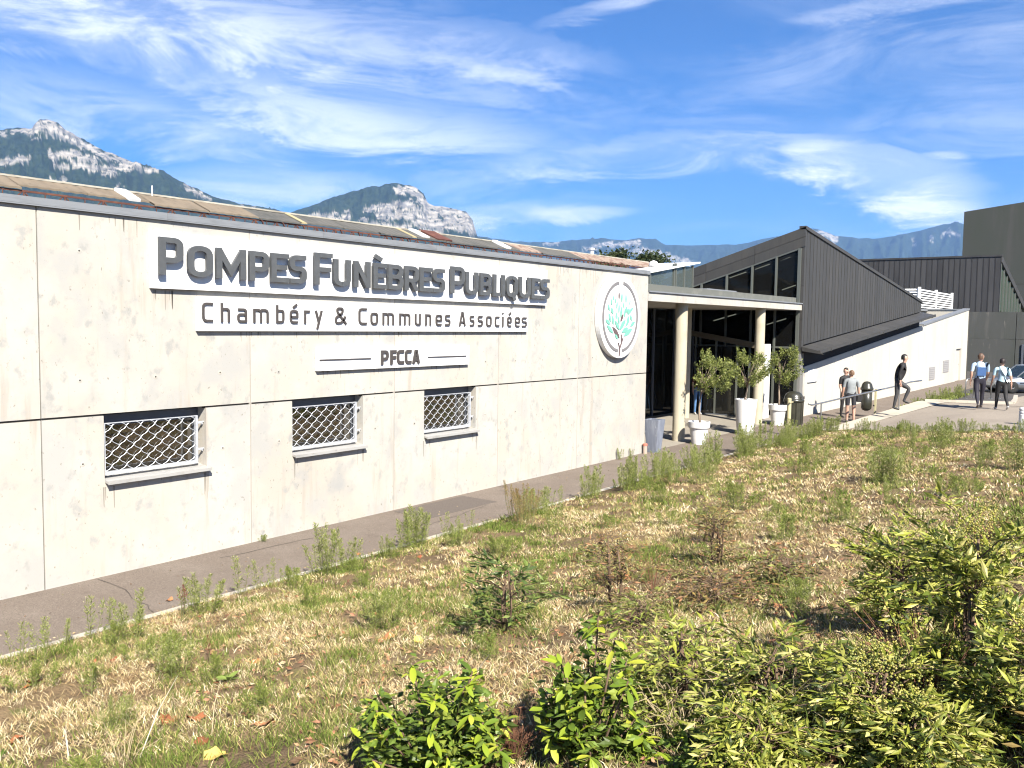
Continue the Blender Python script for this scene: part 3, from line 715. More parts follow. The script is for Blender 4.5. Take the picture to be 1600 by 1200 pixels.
for k, (a, c) in enumerate(((.35, .75), (.25, .8), (.3, .7))):
    q = MB(); q.box((32.1 + a, WY - .034, 1.56 - k * .08), (32.1 + c, WY - .031, 1.58 - k * .08)); q.build('printed_line', mat('pale_blue_print', (.35, .42, .6), .6) if k == 0 else bpy.data.materials['pale_blue_print'], no)
q = MB(); q.box((32.1, WY - .036, 1.20), (33.1, WY - .004, 1.219)); q.build('frame_edge', M['frame_dark'], no)

# white louvred plant screen on that roof
lou = thing('louvre_screen', 'white louvred plant enclosure on the roof between the two dark halls', 'plant screen', (62, 13, 4))
lx, lx2, ly, ly2 = 61.4, 72.1, 13.0, 15.2
for k in range(8):
    z = 4.62 + k * .16
    p = MB(); p.add([(lx, ly - .06, z), (lx2, ly - .06, z), (lx2, ly + .02, z + .1), (lx, ly + .02, z + .1), (lx, ly - .04, z - .015), (lx2, ly - .04, z - .015)], [(0, 1, 2, 3), (4, 5, 1, 0), (4, 5, 2, 3)]); p.build('slat', M['white_paint'], lou)
    p = MB(); p.add([(lx - .06, ly, z), (lx - .06, ly2, z), (lx + .02, ly2, z + .1), (lx + .02, ly, z + .1), (lx - .04, ly, z - .015), (lx - .04, ly2, z - .015)], [(0, 1, 2, 3), (4, 5, 1, 0), (4, 5, 2, 3)]); p.build('slat', M['white_paint'], lou)
for (x, y) in ((lx, ly), (lx2, ly), (lx, ly2), (66.5, ly)):
    p = MB(); p.box((x - .08, y - .09, 4.0), (x + .08, y + .07, 5.95)); p.build('post', M['white_paint'], lou)
p = MB(); p.box((lx + .1, ly + .1, 3.5), (lx2 - .1, ly2, 5.8)); p.build('plant_box', mat('grey_plant', (.2, .2, .2), .7), lou)
p = MB(); p.box((lx - .1, ly - .12, 4.42), (lx2 + .1, ly2, 4.55)); p.build('curb', M['coping'], lou)

# ================================================================== SECOND ZINC HALL, GREY BLOCK, TOWER
h2 = thing('far_zinc_hall', 'second dark zinc hall with vertical seams and a raking window strip, behind white wall', 'building', (82, 16, 0))
X2 = 76.5
n2 = 36; wy2 = .405
for i in range(n2):
    y0 = WY + i * wy2; y1 = y0 + wy2 - .02
    p = MB(); p.prism_x([(y0, 3.6), (y1, 3.6), (y1, 8.86), (y0, 8.86)], X2, X2 + .06); p.prism_x([(y0, 3.6), (y0 + .02, 3.6), (y0 + .02, 8.84), (y0, 8.84)], X2 - .02, X2 - .001)
    p.build('zinc_tray', M['zinc_far'], h2)
p = MB(); p.box((X2 - .06, WY - .06, 8.86), (X2 + .3, WY + n2 * wy2, 9.0)); p.build('verge_flashing', M['zinc_far'], h2)
def h2t(x): return 8.94 - (x - X2) * .228
p = MB(); p.prism_y([(X2 + .02, h2t(X2) - .5), (92, h2t(92) - .5), (92, h2t(92)), (X2 + .02, h2t(X2))], WY - .05, WY + .2); p.build('raking_fascia', M['zinc_far'], h2)
p = MB(); p.prism_y([(X2 + .07, 4.2), (92, 4.2), (92, h2t(92) - .1), (X2 + .07, h2t(X2) - .1)], WY + .35, 25); p.build('body', M['zinc_far'], h2)
xm = [X2 + .35 + 1.7 * k for k in range(8)]
for k, x in enumerate(xm):
    p = MB(); p.box((x - .09, WY + .0, 4.65), (x + .09, WY + .16, h2t(x) - .5)); p.build('mullion', M['mullion'], h2)
    if k < 7:
        x1 = xm[k + 1]; p = MB(); p.prism_y([(x + .1, 4.7), (x1 - .1, 4.7), (x1 - .1, h2t(x1 - .1) - .52), (x + .1, h2t(x + .1) - .52)], WY + .1, WY + .13); p.build('pane', glass('greenish_glass', (.04, .07, .05), .2) if k == 0 else bpy.data.materials['greenish_glass'], h2)
gb = thing('grey_block', 'stained dark grey concrete block beside the car park', 'building', (80, 5, 0))
for k, (ya, yb_) in enumerate(((14.4, 9.2), (9.18, 4.0), (3.98, -1.2), (-1.22, -8))):
    for z0, z1 in ((-.3, 2.55), (2.57, 4.62)):
        p = MB(); p.box((76.0, yb_, z0), (76.4, ya - .02, z1)); p.build('wall_panel', M['grey_render'], gb)
p = MB(); p.box((76.42, -8, -.3), (92, WY - .1, 4.55)); p.build('body', M['grey_render'], gb)
for k in range(3):
    p = MB(); p.box((75.9, 8.6 - .26 * k, 0), (75.98, 8.75 - .26 * k, 2.2 - .12 * k)); p.build('pilaster_strip', M['frame_dark'], gb)
tw = thing('dark_tower', 'tall dark green grey tower with sloping top at the right edge', 'tower', (112, 5, 0))
for k, (ya, yb_) in enumerate(((19.0, 12.0), (11.98, 5.0), (4.98, -6))):
    f = lambda y: 16.45 + (19 - y) * .115
    for z0, fr in ((-.3, 0), (8.3, 1)):
        p = MB(); p.prism_x([(yb_, z0), (ya - .03, z0), (ya - .03, 8.27 if fr == 0 else f(ya)), (yb_, 8.27 if fr == 0 else f(yb_))], 110.0, 110.4); p.build('cladding', M['tower'], tw)
p = MB(); p.prism_x([(-6, -.3), (18.95, -.3), (18.95, 16.3), (-6, 19.2)], 110.42, 124); p.build('body', M['tower'], tw)
# ================================================================== SIGNS
def fillet(pts, closed):
    out = []; n = len(pts)
    for i, p in enumerate(pts):
        r = p[2] if len(p) > 2 else 0
        P = Vector((p[0], p[1]))
        if r <= 0 or (not closed and i in (0, n - 1)): out.append(P); continue
        A = Vector(pts[i - 1][:2]) - P; B = Vector(pts[(i + 1) % n][:2]) - P
        r2 = min(r, A.length * .5 if True else r, B.length * .5)
        a = P + A.normalized() * r2; b = P + B.normalized() * r2
        for k in range(7):
            t = k / 6; out.append(a * (1 - t) ** 2 + P * 2 * t * (1 - t) * (.12 + .88) + b * t * t if True else P)
    return out
def stroke(mb, pts, s, y0, y1, ox, oz, closed=False):
    P = fillet(pts, closed); n = len(P); L = []; R = []
    for i in range(n):
        if closed: a, c = P[i - 1], P[(i + 1) % n]
        else: a, c = P[max(i - 1, 0)], P[min(i + 1, n - 1)]
        d1 = (P[i] - a); d2 = (c - P[i])
        if d1.length < 1e-9: d1 = d2
        if d2.length < 1e-9: d2 = d1
        d1 = d1.normalized(); d2 = d2.normalized()
        n1 = Vector((-d1.y, d1.x)); n2 = Vector((-d2.y, d2.x)); m = (n1 + n2)
        m = n1 if m.length < 1e-6 else m.normalized()
        k = min(1 / max(m.dot(n1), .3), 2.2)
        L.append(P[i] + m * s / 2 * k); R.append(P[i] - m * s / 2 * k)
    vs = []
    for l, r in zip(L, R): vs += [(ox + l.x, y0, oz + l.y), (ox + r.x, y0, oz + r.y), (ox + r.x, y1, oz + r.y), (ox + l.x, y1, oz + l.y)]
    fs = []; rg = range(n if closed else n - 1)
    for i in rg:
        a = 4 * i; b = 4 * ((i + 1) % n)
        for j in range(4): fs.append((a + j, a + (j + 1) % 4, b + (j + 1) % 4, b + j))
    if not closed: fs += [(0, 1, 2, 3), (4 * n - 1, 4 * n - 2, 4 * n - 3, 4 * n - 4)]
    mb.add(vs, fs)
def glyph(c, w, h, s, xh=None):
    l = s / 2; R = w - s / 2; b = s / 2; t = h - s / 2; m = h * .52; r = min(w, h) * .30; x = xh or h
    tx = x - s / 2
    O = ([(l, b, r * 1.25), (R, b, r * 1.25), (R, t, r * 1.25), (l, t, r * 1.25)], True)
    G = {
        'P': [([(l, 0), (l, h)], 0), ([(l, t), (R, t, r), (R, h * .40, r), (l, h * .40)], 0)],
        'O': [O], 'M': [([(l, 0), (l, h)], 0), ([(R, 0), (R, h)], 0), ([(l, h - s * .3), (w / 2, h * .25), (R, h - s * .3)], 0)],
        'E': [([(w, t), (l, t), (l, b), (w, b)], 0), ([(l, m), (w * .9, m)], 0)],
        'S': [([(w * .97, t), (l, t, r), (l, m, r), (R, m, r), (R, b, r), (w * .02, b)], 0)],
        'F': [([(l, 0), (l, t), (w, t)], 0), ([(l, m * .93), (w * .92, m * .93)], 0)],
        'U': [([(l, h), (l, b, r * 1.3), (R, b, r * 1.3), (R, h)], 0)],
        'N': [([(l, 0), (l, h)], 0), ([(R, 0), (R, h)], 0), ([(l, h - s * .2), (R, s * .2)], 0)],
        'B': [([(l, 0), (l, h)], 0), ([(l, t), (R - s * .12, t, r), (R - s * .12, m, r), (l, m)], 0), ([(l, m), (R, m, r), (R, b, r), (l, b)], 0)],
        'R': [([(l, 0), (l, h)], 0), ([(l, t), (R, t, r), (R, h * .42, r), (l, h * .42)], 0), ([(w * .5, h * .42), (R, 0)], 0)],
        'L': [([(l, h), (l, b), (w, b)], 0)], 'I': [([(w / 2, 0), (w / 2, h)], 0)],
        'Q': [O, ([(w * .5, h * .2), (w * .78, -h * .16)], 0)],
        'C': [([(w, t), (l, t, r * 1.1), (l, b, r * 1.1), (w, b)], 0)],
        'A': [([(l * .8, 0), (w * .44, t), (w * .56, t), (w - l * .8, 0)], 0), ([(w * .2, h * .27), (w * .8, h * .27)], 0)],
        'h': [([(l, 0), (l, h)], 0), ([(l, tx), (R, tx, r), (R, 0)], 0)],
        'a': [([(w * .08, tx), (R, tx, r), (R, 0)], 0), ([(R, x * .57), (l, x * .57, r * .8), (l, b, r * .8), (R, b)], 0)],
        'm': [([(l, 0), (l, x)], 0), ([(l, tx), (w / 2, tx, r * .8), (w / 2, 0)], 0), ([(w / 2 + s * .2, tx), (R, tx, r * .8), (R, 0)], 0)],
        'b': [([(l, 0), (l, h)], 0), ([(l, tx), (R, tx, r), (R, b, r), (l, b)], 0)],
        'e': [([(w * .93, b), (l, b, r), (l, tx, r), (R, tx, r), (R, x * .47), (l, x * .47)], 0)],
        'r': [([(l, 0), (l, x)], 0), ([(l, tx - s * .2), (w * .45, tx), (w, tx)], 0)],
        'y': [([(l, x), (w * .52, s * .1)], 0), ([(R, x), (w * .30, -x * .42)], 0)],
        '&': [([(w, 0), (w * .2, h * .72, .03), (w * .22, t, .05), (w * .68, t, .05), (w * .68, h * .66, .05), (l, h * .38, .06), (l, b, .06), (w * .6, b, .06), (R, h * .45)], 0)],
        'o': [([(l, b, r), (R, b, r), (R, tx, r), (l, tx, r)], True)],
        'u': [([(l, x), (l, b, r), (R, b)], 0), ([(R, x), (R, 0)], 0)],
        'n': [([(l, 0), (l, x)], 0), ([(l, tx), (R, tx, r), (R, 0)], 0)],
        's': [([(w * .95, tx), (l, tx, r * .8), (l, x * .52, r * .8), (R, x * .52, r * .8), (R, b, r * .8), (w * .03, b)], 0)],
        'c': [([(w, tx), (l, tx, r), (l, b, r), (w, b)], 0)],
        'i': [([(w / 2, 0), (w / 2, x)], 0), ([(w / 2, x * 1.22), (w / 2, x * 1.22 + s)], 0)],
        'È': [([(w, t), (l, t), (l, b), (w, b)], 0), ([(l, m), (w * .9, m)], 0), ([(w * .12, h * 1.27), (w * .62, h * 1.12)], 0)],
        'é': [([(w * .93, b), (l, b, r), (l, tx, r), (R, tx, r), (R, x * .47), (l, x * .47)], 0), ([(w * .38, x * 1.16), (w * .85, x * 1.40)], 0)],
    }
    return G[c]
def letter(parent, c, x0, x1, z0, h, s, y0, y1, m, xh=None, ax=1.0):
    mb = MB()      # ax > 1: upright strokes broader than the cross strokes
    for k, (pts, cl) in enumerate(glyph(c, (x1 - x0) / ax, h, s, xh)):
        stroke(mb, pts, s, y0 + .0012 * k, y1, 0, z0, bool(cl))
    mb.v = [(x0 + x * ax, y, z) for x, y, z in mb.v]
    return mb.build('letter', m, parent)
def panel_(parent, x0, x1, z0, z1, y0, y1):
    p = MB(); p.box((x0, y0, z0), (x1, y1, z1)); return p.build('board', M['sign_white'], parent)

YF = WY - .065
s1 = thing('sign_board', 'large white sign board with thick raised grey capital letters POMPES FUNÈBRES PUBLIQUES', 'sign', (10.7, WY, 3.6))
panel_(s1, 6.25, 15.13, 3.60, 4.33, YF, WY - .004)
L1 = [('P', 6.309, 6.653, 1), ('O', 6.718, 7.093, 0), ('M', 7.143, 7.625, 0), ('P', 7.678, 8.016, 0), ('E', 8.049, 8.369, 0), ('S', 8.381, 8.697, 0), ('F', 8.849, 9.202, 1), ('U', 9.228, 9.58, 0), ('N', 9.645, 10.005, 0), ('È', 10.069, 10.377, 0), ('B', 10.403, 10.765, 0), ('R', 10.796, 11.142, 0), ('E', 11.166, 11.493, 0), ('S', 11.501, 11.823, 0), ('P', 11.984, 12.371, 1), ('U', 12.389, 12.76, 0), ('B', 12.817, 13.165, 0), ('L', 13.214, 13.443, 0), ('I', 13.48, 13.586, 0), ('Q', 13.627, 13.998, 0), ('U', 14.045, 14.436, 0), ('E', 14.472, 14.773, 0), ('S', 14.785, 15.116, 0)]
for c, a, b_, big in L1:
    z0 = lerp(3.772, 3.722, (a - 6.3) / 8.8)
    letter(s1, c, a, b_, z0, .482 if big else .412, .069, YF - .085, YF - .045, M['letter'], None, 1.36)
s2 = thing('sign_board', 'white sign board with thin grey lettering Chambéry & Communes Associées', 'sign', (10.7, WY, 3.05))
panel_(s2, 6.91, 14.47, 3.055, 3.50, WY - .062, WY - .004)
L2 = [('C', 6.967, 7.132), ('h', 7.258, 7.401), ('a', 7.523, 7.682), ('m', 7.79, 8.053), ('b', 8.189, 8.333), ('é', 8.436, 8.59), ('r', 8.705, 8.809), ('y', 8.912, 9.06), ('&', 9.312, 9.544), ('C', 9.811, 9.986), ('o', 10.075, 10.237), ('m', 10.347, 10.609), ('m', 10.742, 11.004), ('u', 11.123, 11.265), ('n', 11.388, 11.533), ('e', 11.659, 11.822), ('s', 11.908, 12.049), ('A', 12.303, 12.477), ('s', 12.607, 12.733), ('s', 12.842, 12.987), ('o', 13.094, 13.256), ('c', 13.366, 13.502), ('i', 13.599, 13.635), ('é', 13.76, 13.896), ('e', 14.013, 14.174), ('s', 14.244, 14.409)]
for c, a, b_ in L2:
    z0 = lerp(3.178, 3.145, (a - 7) / 7.4)
    letter(s2, c, a, b_, z0, .262, .033, WY - .085, WY - .063, M['letter_thin'], .198)
s3 = thing('sign_board', 'small white sign board reading PFCCA between two thin lines', 'sign', (10.7, WY, 2.45))
panel_(s3, 8.97, 12.61, 2.445, 2.80, WY - .062, WY - .004)
for c, a, b_ in [('P', 10.311, 10.488), ('F', 10.53, 10.672), ('C', 10.687, 10.856), ('C', 10.881, 11.039), ('A', 11.069, 11.245)]:
    letter(s3, c, a, b_, 2.502, .24, .052, WY - .085, WY - .063, M['letter_thin'])
for a, b_, z in ((9.005, 10.085, 2.615), (11.464, 12.519, 2.605)):
    p = MB(); p.box((a, WY - .078, z - .008), (b_, WY - .063, z + .008)); p.build('line', M['letter_thin'], s3)

# round emblem: white disc, broken grey ring, branching plant of mint leaves
cx_, cz_, rr = 18.10, 3.405, .965
em = thing('round_sign', 'round white sign with mint green leaf emblem in a broken grey ring', 'sign', (cx_, WY, 2.44))
def ycyl(mb, r, y0, y1, n=72, mi=0):
    vs = [(cx_ + r * math.cos(2 * math.pi * k / n), y0, cz_ + r * math.sin(2 * math.pi * k / n)) for k in range(n)]
    vs += [(x, y1, z) for x, y, z in vs]
    mb.add(vs, [tuple(range(n)), tuple(range(2 * n - 1, n - 1, -1))] + [(k, (k + 1) % n, (k + 1) % n + n, k + n) for k in range(n)], mi)
p = MB(); ycyl(p, rr, WY - .13, WY - .012); d = p.build('disc', M['sign_white'], em)
FY = WY - .13
for a0, a1 in ((97, 263), (277, 443)):
    p = MB(); n = 40; vs = []
    for k in range(n + 1):
        a = math.radians(lerp(a0, a1, k / n)); 
        for r, y in ((.835, FY - .012), (.765, FY - .012), (.765, FY - .001), (.835, FY - .001)): vs.append((cx_ + r * math.cos(a), y, cz_ + r * math.sin(a)))
    fs = [(4 * k + j, 4 * k + (j + 1) % 4, 4 * k + 4 + (j + 1) % 4, 4 * k + 4 + j) for k in range(n) for j in range(4)] + [(0, 1, 2, 3), (4 * n + 3, 4 * n + 2, 4 * n + 1, 4 * n)]
    p.add(vs, fs); p.build('ring_half', M['ring'], em)
LV = [(17.405, 3.334, 17.614, 3.226, 0.103), (17.464, 3.206, 17.762, 3.023, 0.111), (17.719, 3.171, 18.064, 2.901, 0.130), (17.844, 2.995, 17.982, 2.882, 0.079), (17.542, 3.492, 17.634, 3.281, 0.087), (17.708, 3.43, 17.761, 3.208, 0.095), (17.823, 3.311, 18.048, 3.107, 0.119), (17.889, 3.516, 17.889, 3.33, 0.071), (17.498, 3.692, 17.577, 3.529, 0.079), (17.647, 3.606, 17.742, 3.466, 0.12), (17.638, 3.815, 17.669, 3.669, 0.063), (17.769, 3.921, 17.731, 3.772, 0.047), (17.839, 3.831, 17.836, 3.719, 0.047), (17.916, 3.759, 17.904, 3.591, 0.055), (17.959, 3.425, 18.042, 3.238, 0.079), (17.999, 3.985, 18.007, 3.808, 0.055), (18.011, 3.706, 18.009, 3.481, 0.063), (18.126, 3.652, 18.1, 3.389, 0.087), (18.131, 3.971, 18.133, 3.746, 0.071), (18.074, 3.107, 18.33, 3.336, 0.132), (18.104, 3.286, 18.21, 3.475, 0.087), (18.235, 3.768, 18.222, 3.617, 0.055), (18.322, 3.959, 18.34, 3.714, 0.063), (18.299, 3.6, 18.27, 3.392, 0.079), (18.355, 3.659, 18.361, 3.506, 0.10), (18.421, 3.46, 18.705, 3.647, 0.079), (18.461, 3.432, 18.431, 3.242, 0.11), (18.557, 3.453, 18.622, 3.32, 0.079), (18.569, 3.185, 18.801, 3.302, 0.095), (18.171, 3.042, 18.466, 3.147, 0.12), (18.27, 2.956, 18.67, 3.128, 0.14), (18.541, 3.815, 18.507, 3.699, 0.04), (18.337, 3.184, 18.505, 3.318, 0.079), (18.491, 3.623, 18.42, 3.489, 0.10)]
for i, (xa, za, xb, zb_, w) in enumerate(LV):
    A = Vector((xa, za)); B = Vector((xb, zb_)); dv = B - A; nv = Vector((-dv.y, dv.x)).normalized() * w * .5
    prof = [A] + [A + dv * t + nv * f for t, f in ((.2, .7), (.5, 1), (.8, .7))] + [B] + [A + dv * t - nv * f for t, f in ((.8, .55), (.5, .8), (.2, .5))]
    pts = [(q.x, q.y) for q in prof]
    p = MB(); p.prism_y(pts, FY - .014 - .0006 * (i % 7), FY - .001); p.build('leaf', M['leaf_brown'] if i in (2, 15, 20) else M['leaf_mint'], em)
p = MB()
for k, pts in enumerate([[(18.063, 2.49), (18.075, 2.656), (18.163, 2.806), (18.136, 2.994)], [(18.075, 2.656), (18.012, 2.798)], [(18.163, 2.806), (18.216, 2.9)]]):
    stroke(p, pts, .034 - .006 * (k > 0), FY - .020 - .001 * k, FY - .001, 0, 0)
p.build('stem', M['leaf_brown'], em)
# ================================================================== POTS, OLIVE TREES, BINS, RAIL
def leafy(n, fn, size, cols, seed=0, shape=.28, lo=.55):
    """n small leaves; fn(rng) -> (position, direction); returns verts, faces, colours (one mesh)"""
    r = np.random.default_rng(seed); V = []; F = []; C = []
    for i in range(n):
        p, d = fn(r); p = Vector(p); d = Vector(d).normalized()
        s = size * r.uniform(lo, 1.3); up = Vector((r.normal(), r.normal(), r.normal() + .8)).normalized()
        a = d.cross(up)
        if a.length < .05: a = d.cross(Vector((1, .3, 0)))
        a = a.normalized(); nn = a.cross(d).normalized(); w = s * shape
        b = len(V)
        V += [p, p + d * s * .5 + a * w - nn * w * .15, p + d * s - nn * s * .12, p + d * s * .5 - a * w - nn * w * .15, p + d * s * .5 + nn * w * .25]
        F += [(b, b + 4, b + 1), (b + 1, b + 4, b + 2), (b, b + 3, b + 4), (b + 4, b + 3, b + 2)]
        c = cols[int(r.integers(len(cols)))]; k = r.uniform(.75, 1.2)
        C += [(c[0] * k, c[1] * k, c[2] * k, 1)] * 5
    return V, F, C
def color_mesh(name, V, F, C, m):
    me = bpy.data.meshes.new(name); me.from_pydata([tuple(v) for v in V], [], F)
    ca = me.color_attributes.new('Col', 'FLOAT_COLOR', 'POINT'); ca.data.foreach_set('color', np.array(C, dtype=np.float32).ravel())
    me.materials.append(m); return me
def leaf_mat(name, rough=.5, trans=.35, spec=.4):
    m = bpy.data.materials.new(name); m.use_nodes = True; nt = m.node_tree; N = nt.nodes; L = nt.links
    bs = N['Principled BSDF']; bs.inputs['Roughness'].default_value = rough; bs.inputs['Specular IOR Level'].default_value = spec
    at = N.new('ShaderNodeAttribute'); at.attribute_name = 'Col'; L.new(at.outputs['Color'], bs.inputs['Base Color'])
    tl = N.new('ShaderNodeBsdfTranslucent'); L.new(at.outputs['Color'], tl.inputs[0])
    mx = N.new('ShaderNodeMixShader'); mx.inputs[0].default_value = trans
    L.new(bs.outputs[0], mx.inputs[1]); L.new(tl.outputs[0], mx.inputs[2]); L.new(mx.outputs[0], N['Material Output'].inputs[0]); return m
M['leaf'] = leaf_mat('foliage'); M['leaf_gloss'] = leaf_mat('glossy_foliage', .48, .3, .3); M['straw'] = mat('dry_straw', (.4, .3, .15), .8, spec=.15, attr='Col')

def pot(label, x, y, r0, r1, h, rim, seed):
    t = thing('plant_pot', label, 'plant pot', (x, y, 0), group='white pots in front of the entrance', local=True)
    p = MB()
    if rim: prof = [(r0, 0), (lerp(r0, r1, .74) - .01, h * .72), (r1 - .012, h * .72), (r1, h * .76), (r1 + .012, h), (r1 - .03, h), (r1 - .04, h - .06)]
    else: prof = [(r0, 0), (lerp(r0, r1, .5), h * .5), (r1, h - .01), (r1 - .01, h), (r1 - .035, h), (r1 - .045, h - .06)]
    p.lathe(prof, n=56); o = put('body', p.mesh('pot_body', M['white_pot'], False), t, loc=(0, 0, 0))
    q = MB(); q.lathe([(r1 - .04, h - .07), (r1 * .5, h - .045), (.01, h - .04)], n=20); put('soil', q.mesh('pot_soil', M['soil'], True), t, loc=(0, 0, 0))
def olive(label, x, y, z0, z1, ztop, rad, seed, lean=(0, 0), cc=(0, 0), shoots=0):
    t = thing('olive_tree', label, 'tree', (x, y, z0), group='potted olive trees', local=True)
    r = random.Random(seed); H = z1 - z0; c = Vector((cc[0], cc[1], (z1 + ztop) / 2 - z0)); hz = (ztop - z1) / 2
    p = MB(); pts = []; rs = []
    for k in range(7):
        f = k / 6; pts.append((lean[0] * f + .03 * math.sin(f * 6 + seed), lean[1] * f + .025 * math.cos(f * 5 + seed), -.05 + (H + .25 * hz + .05) * f)); rs.append(.036 * (1 - .45 * f))
    p.tube(pts, rs, 8)
    for k in range(9):
        a = r.uniform(0, 6.28); e = Vector((c.x + rad * .65 * math.cos(a), c.y + rad * .65 * math.sin(a), c.z + hz * r.uniform(-.2, .75)))
        s = Vector(pts[-1]) - Vector((0, 0, r.uniform(0, .15))); m_ = (s + e) / 2 + Vector((0, 0, .05)); p.tube([s, m_, e], [.014, .009, .004], 5)
    put('trunk', p.mesh('olive_trunk', M['bark'], True), t, loc=(0, 0, 0))
    clumps = []
    for k in range(52):
        while True:
            v = Vector((r.uniform(-1, 1), r.uniform(-1, 1), r.uniform(-1, 1)))
            if v.length < 1: break
        v = v.normalized() * (v.length ** .45)
        clumps.append((Vector((c.x + v.x * rad, c.y + v.y * rad, c.z + v.z * hz)), r.uniform(.05, .12), Vector((v.x * .7, v.y * .7, .55 + v.z * .3))))
    for k in range(shoots):
        a = r.uniform(0, 6.28); clumps.append((Vector((c.x + rad * .6 * math.cos(a), c.y + rad * .6 * math.sin(a), c.z + hz * r.uniform(.8, 1.15))), .05, Vector((.1 * math.cos(a), .1 * math.sin(a), 1))))
    def fn(q):
        cl, sp, d = clumps[int(q.integers(len(clumps)))]
        f = q.uniform(-1, 1)
        return cl + d.normalized() * f * .12 + Vector((q.normal(), q.normal(), q.normal())) * sp * .45, d + Vector((q.normal(), q.normal(), q.normal())) * .75
    V, F, C = leafy(3900, fn, .068, [(.17, .20, .04), (.23, .26, .06), (.11, .14, .035), (.29, .31, .10), (.19, .21, .07)], seed, .22)
    put('crown', color_mesh('olive_crown', V, F, C, M['leaf']), t, loc=(0, 0, 0))
pot('white rimmed pot with olive tree beside the first cream column', 22.15, 10.12, .185, .295, .62, True, 1)
olive('spreading olive tree in the rimmed pot beside the first column', 22.15, 10.12, .58, 1.36, 2.38, .56, 3, (-.02, -.05), (.22, -.30), 4)
pot('tallest white tapered pot without rim, in the middle', 25.15, 10.0, .235, .335, 1.06, False, 2)
olive('olive tree in the tall tapered white pot', 25.15, 10.0, 1.02, 1.40, 2.40, .58, 5, (.02, .0), (-.02, -.06), 6)
pot('white rimmed pot half hidden behind the dark litter bin', 28.3, 10.15, .19, .30, .68, True, 3)
olive('round olive tree in the pot beside the dark litter bin', 28.3, 10.15, .64, 1.36, 2.46, .50, 8, (.05, -.02), (.22, -.16), 5)

# tall blue grey planter at the wall corner
t = thing('planter', 'tall weathered blue grey planter at the end of the long wall', 'planter', (19.95, 10.33, 0))
p = MB(); 
def sq(x, y, z, r): return [(x - r, y - r, z), (x + r, y - r, z), (x + r, y + r, z), (x - r, y + r, z)]
vs = sq(19.95, 10.33, 0, .13) + sq(19.95, 10.33, .84, .20) + sq(19.95, 10.33, .84, .17) + sq(19.95, 10.33, .74, .165)
p.add(vs, [(0, 3, 2, 1)] + [(a + i, a + (i + 1) % 4, a + 4 + (i + 1) % 4, a + 4 + i) for a in (0, 4, 8) for i in range(4)] + [(12, 13, 14, 15)])
p.build('body', mat('weathered_blue_grey', (.17, .19, .24), .7, noise=[(3, 5, (.24, .26, .31), .42, .66, (3, 3, .6)), (10, 5, (.42, .43, .46), .62, .74, (2, 2, .5))]), t)
p = MB(); p.box((19.8, 10.18, .70), (20.1, 10.48, .75)); p.build('soil', M['soil'], t)
t = thing('standpipe', 'short pipe stub with red cap at the foot of the wall corner', 'pipe', (19.55, 10.36, 0))
p = MB(); p.lathe([(.055, 0), (.055, .2)], (19.55, 10.37, 0), 14); p.build('pipe', mat('pinkish_pipe', (.42, .33, .27), .7), t)
p = MB(); p.lathe([(.062, .2), (.062, .25), (.03, .265)], (19.55, 10.37, 0), 14); p.build('cap', mat('faded_red_cap', (.50, .17, .12), .6), t)

# big dark litter bin with domed lid
t = thing('litter_bin', 'large dark olive litter bin with domed lid beside the cream post', 'bin', (28.55, 9.72, 0))
p = MB(); prof = [(.27, 0.0), (.285, .06), (.30, .80)]; p.lathe(prof, (28.55, 9.72, 0), 20)
for k in range(10):
    a = 2 * math.pi * k / 10; p.bar((28.55 + .285 * math.cos(a), 9.72 + .285 * math.sin(a), .05), (28.55 + .298 * math.cos(a), 9.72 + .298 * math.sin(a), .78), .035, .03)
p.build('body', M['bin_green'], t)
p = MB(); p.lathe([(.315, .78), (.335, .80), (.335, .86), (.31, .87), (.30, .95), (.25, 1.05), (.16, 1.11), (.02, 1.13)], (28.55, 9.72, 0), 28); lid = p.build('lid', M['bin_green'], t, smooth=True)
p = MB(); p.box((28.40, 9.415, .88), (28.70, 9.44, .97)); p.build('flap', M['sealant'], lid)
t = thing('marker_post', 'short cream painted post in the weeds before the litter bin', 'post', (25.75, 8.9, 0))
p = MB(); p.lathe([(.062, 0), (.062, 1.10), (.05, 1.12), (.01, 1.125)], (25.75, 8.9, 0), 18); p.build('shaft', M['cream_post'], t)
p = MB(); p.bar((25.6, 8.84, 1.0), (25.9, 8.84, 1.0), .03); p.build('clamp', M['cream_post'], t)

# slim litter bin on a cream post by the handrail
t = thing('litter_bin', 'slim olive litter bin with round hood hung on a cream post by the handrail', 'bin', (33.3, 8.62, 0))
bx_, by_ = 33.25, 8.66
p = MB(); p.lathe([(.05, .22), (.14, .26), (.185, .34), (.19, .98)], (bx_, by_, 0), 18); p.build('body', M['bin_green'], t, smooth=True)
p = MB(); p.lathe([(.215, .98), (.225, 1.0), (.225, 1.06), (.20, 1.09), (.17, 1.2), (.10, 1.28), (.01, 1.30)], (bx_, by_, 0), 20); p.build('hood', M['bin_green'], t, smooth=True)
p = MB(); p.bar((bx_ + .16, by_ - .27, 0.0), (bx_ + .16, by_ - .27, 1.02), .10, .06); p.build('post', M['cream_post'], t)
p = MB(); p.bar((bx_ + .1, by_ - .22, .95), (bx_ + .16, by_ - .27, .95), .05); p.bar((bx_ + .1, by_ - .22, .42), (bx_ + .16, by_ - .27, .42), .05); p.build('bracket', M['bin_green'], t)

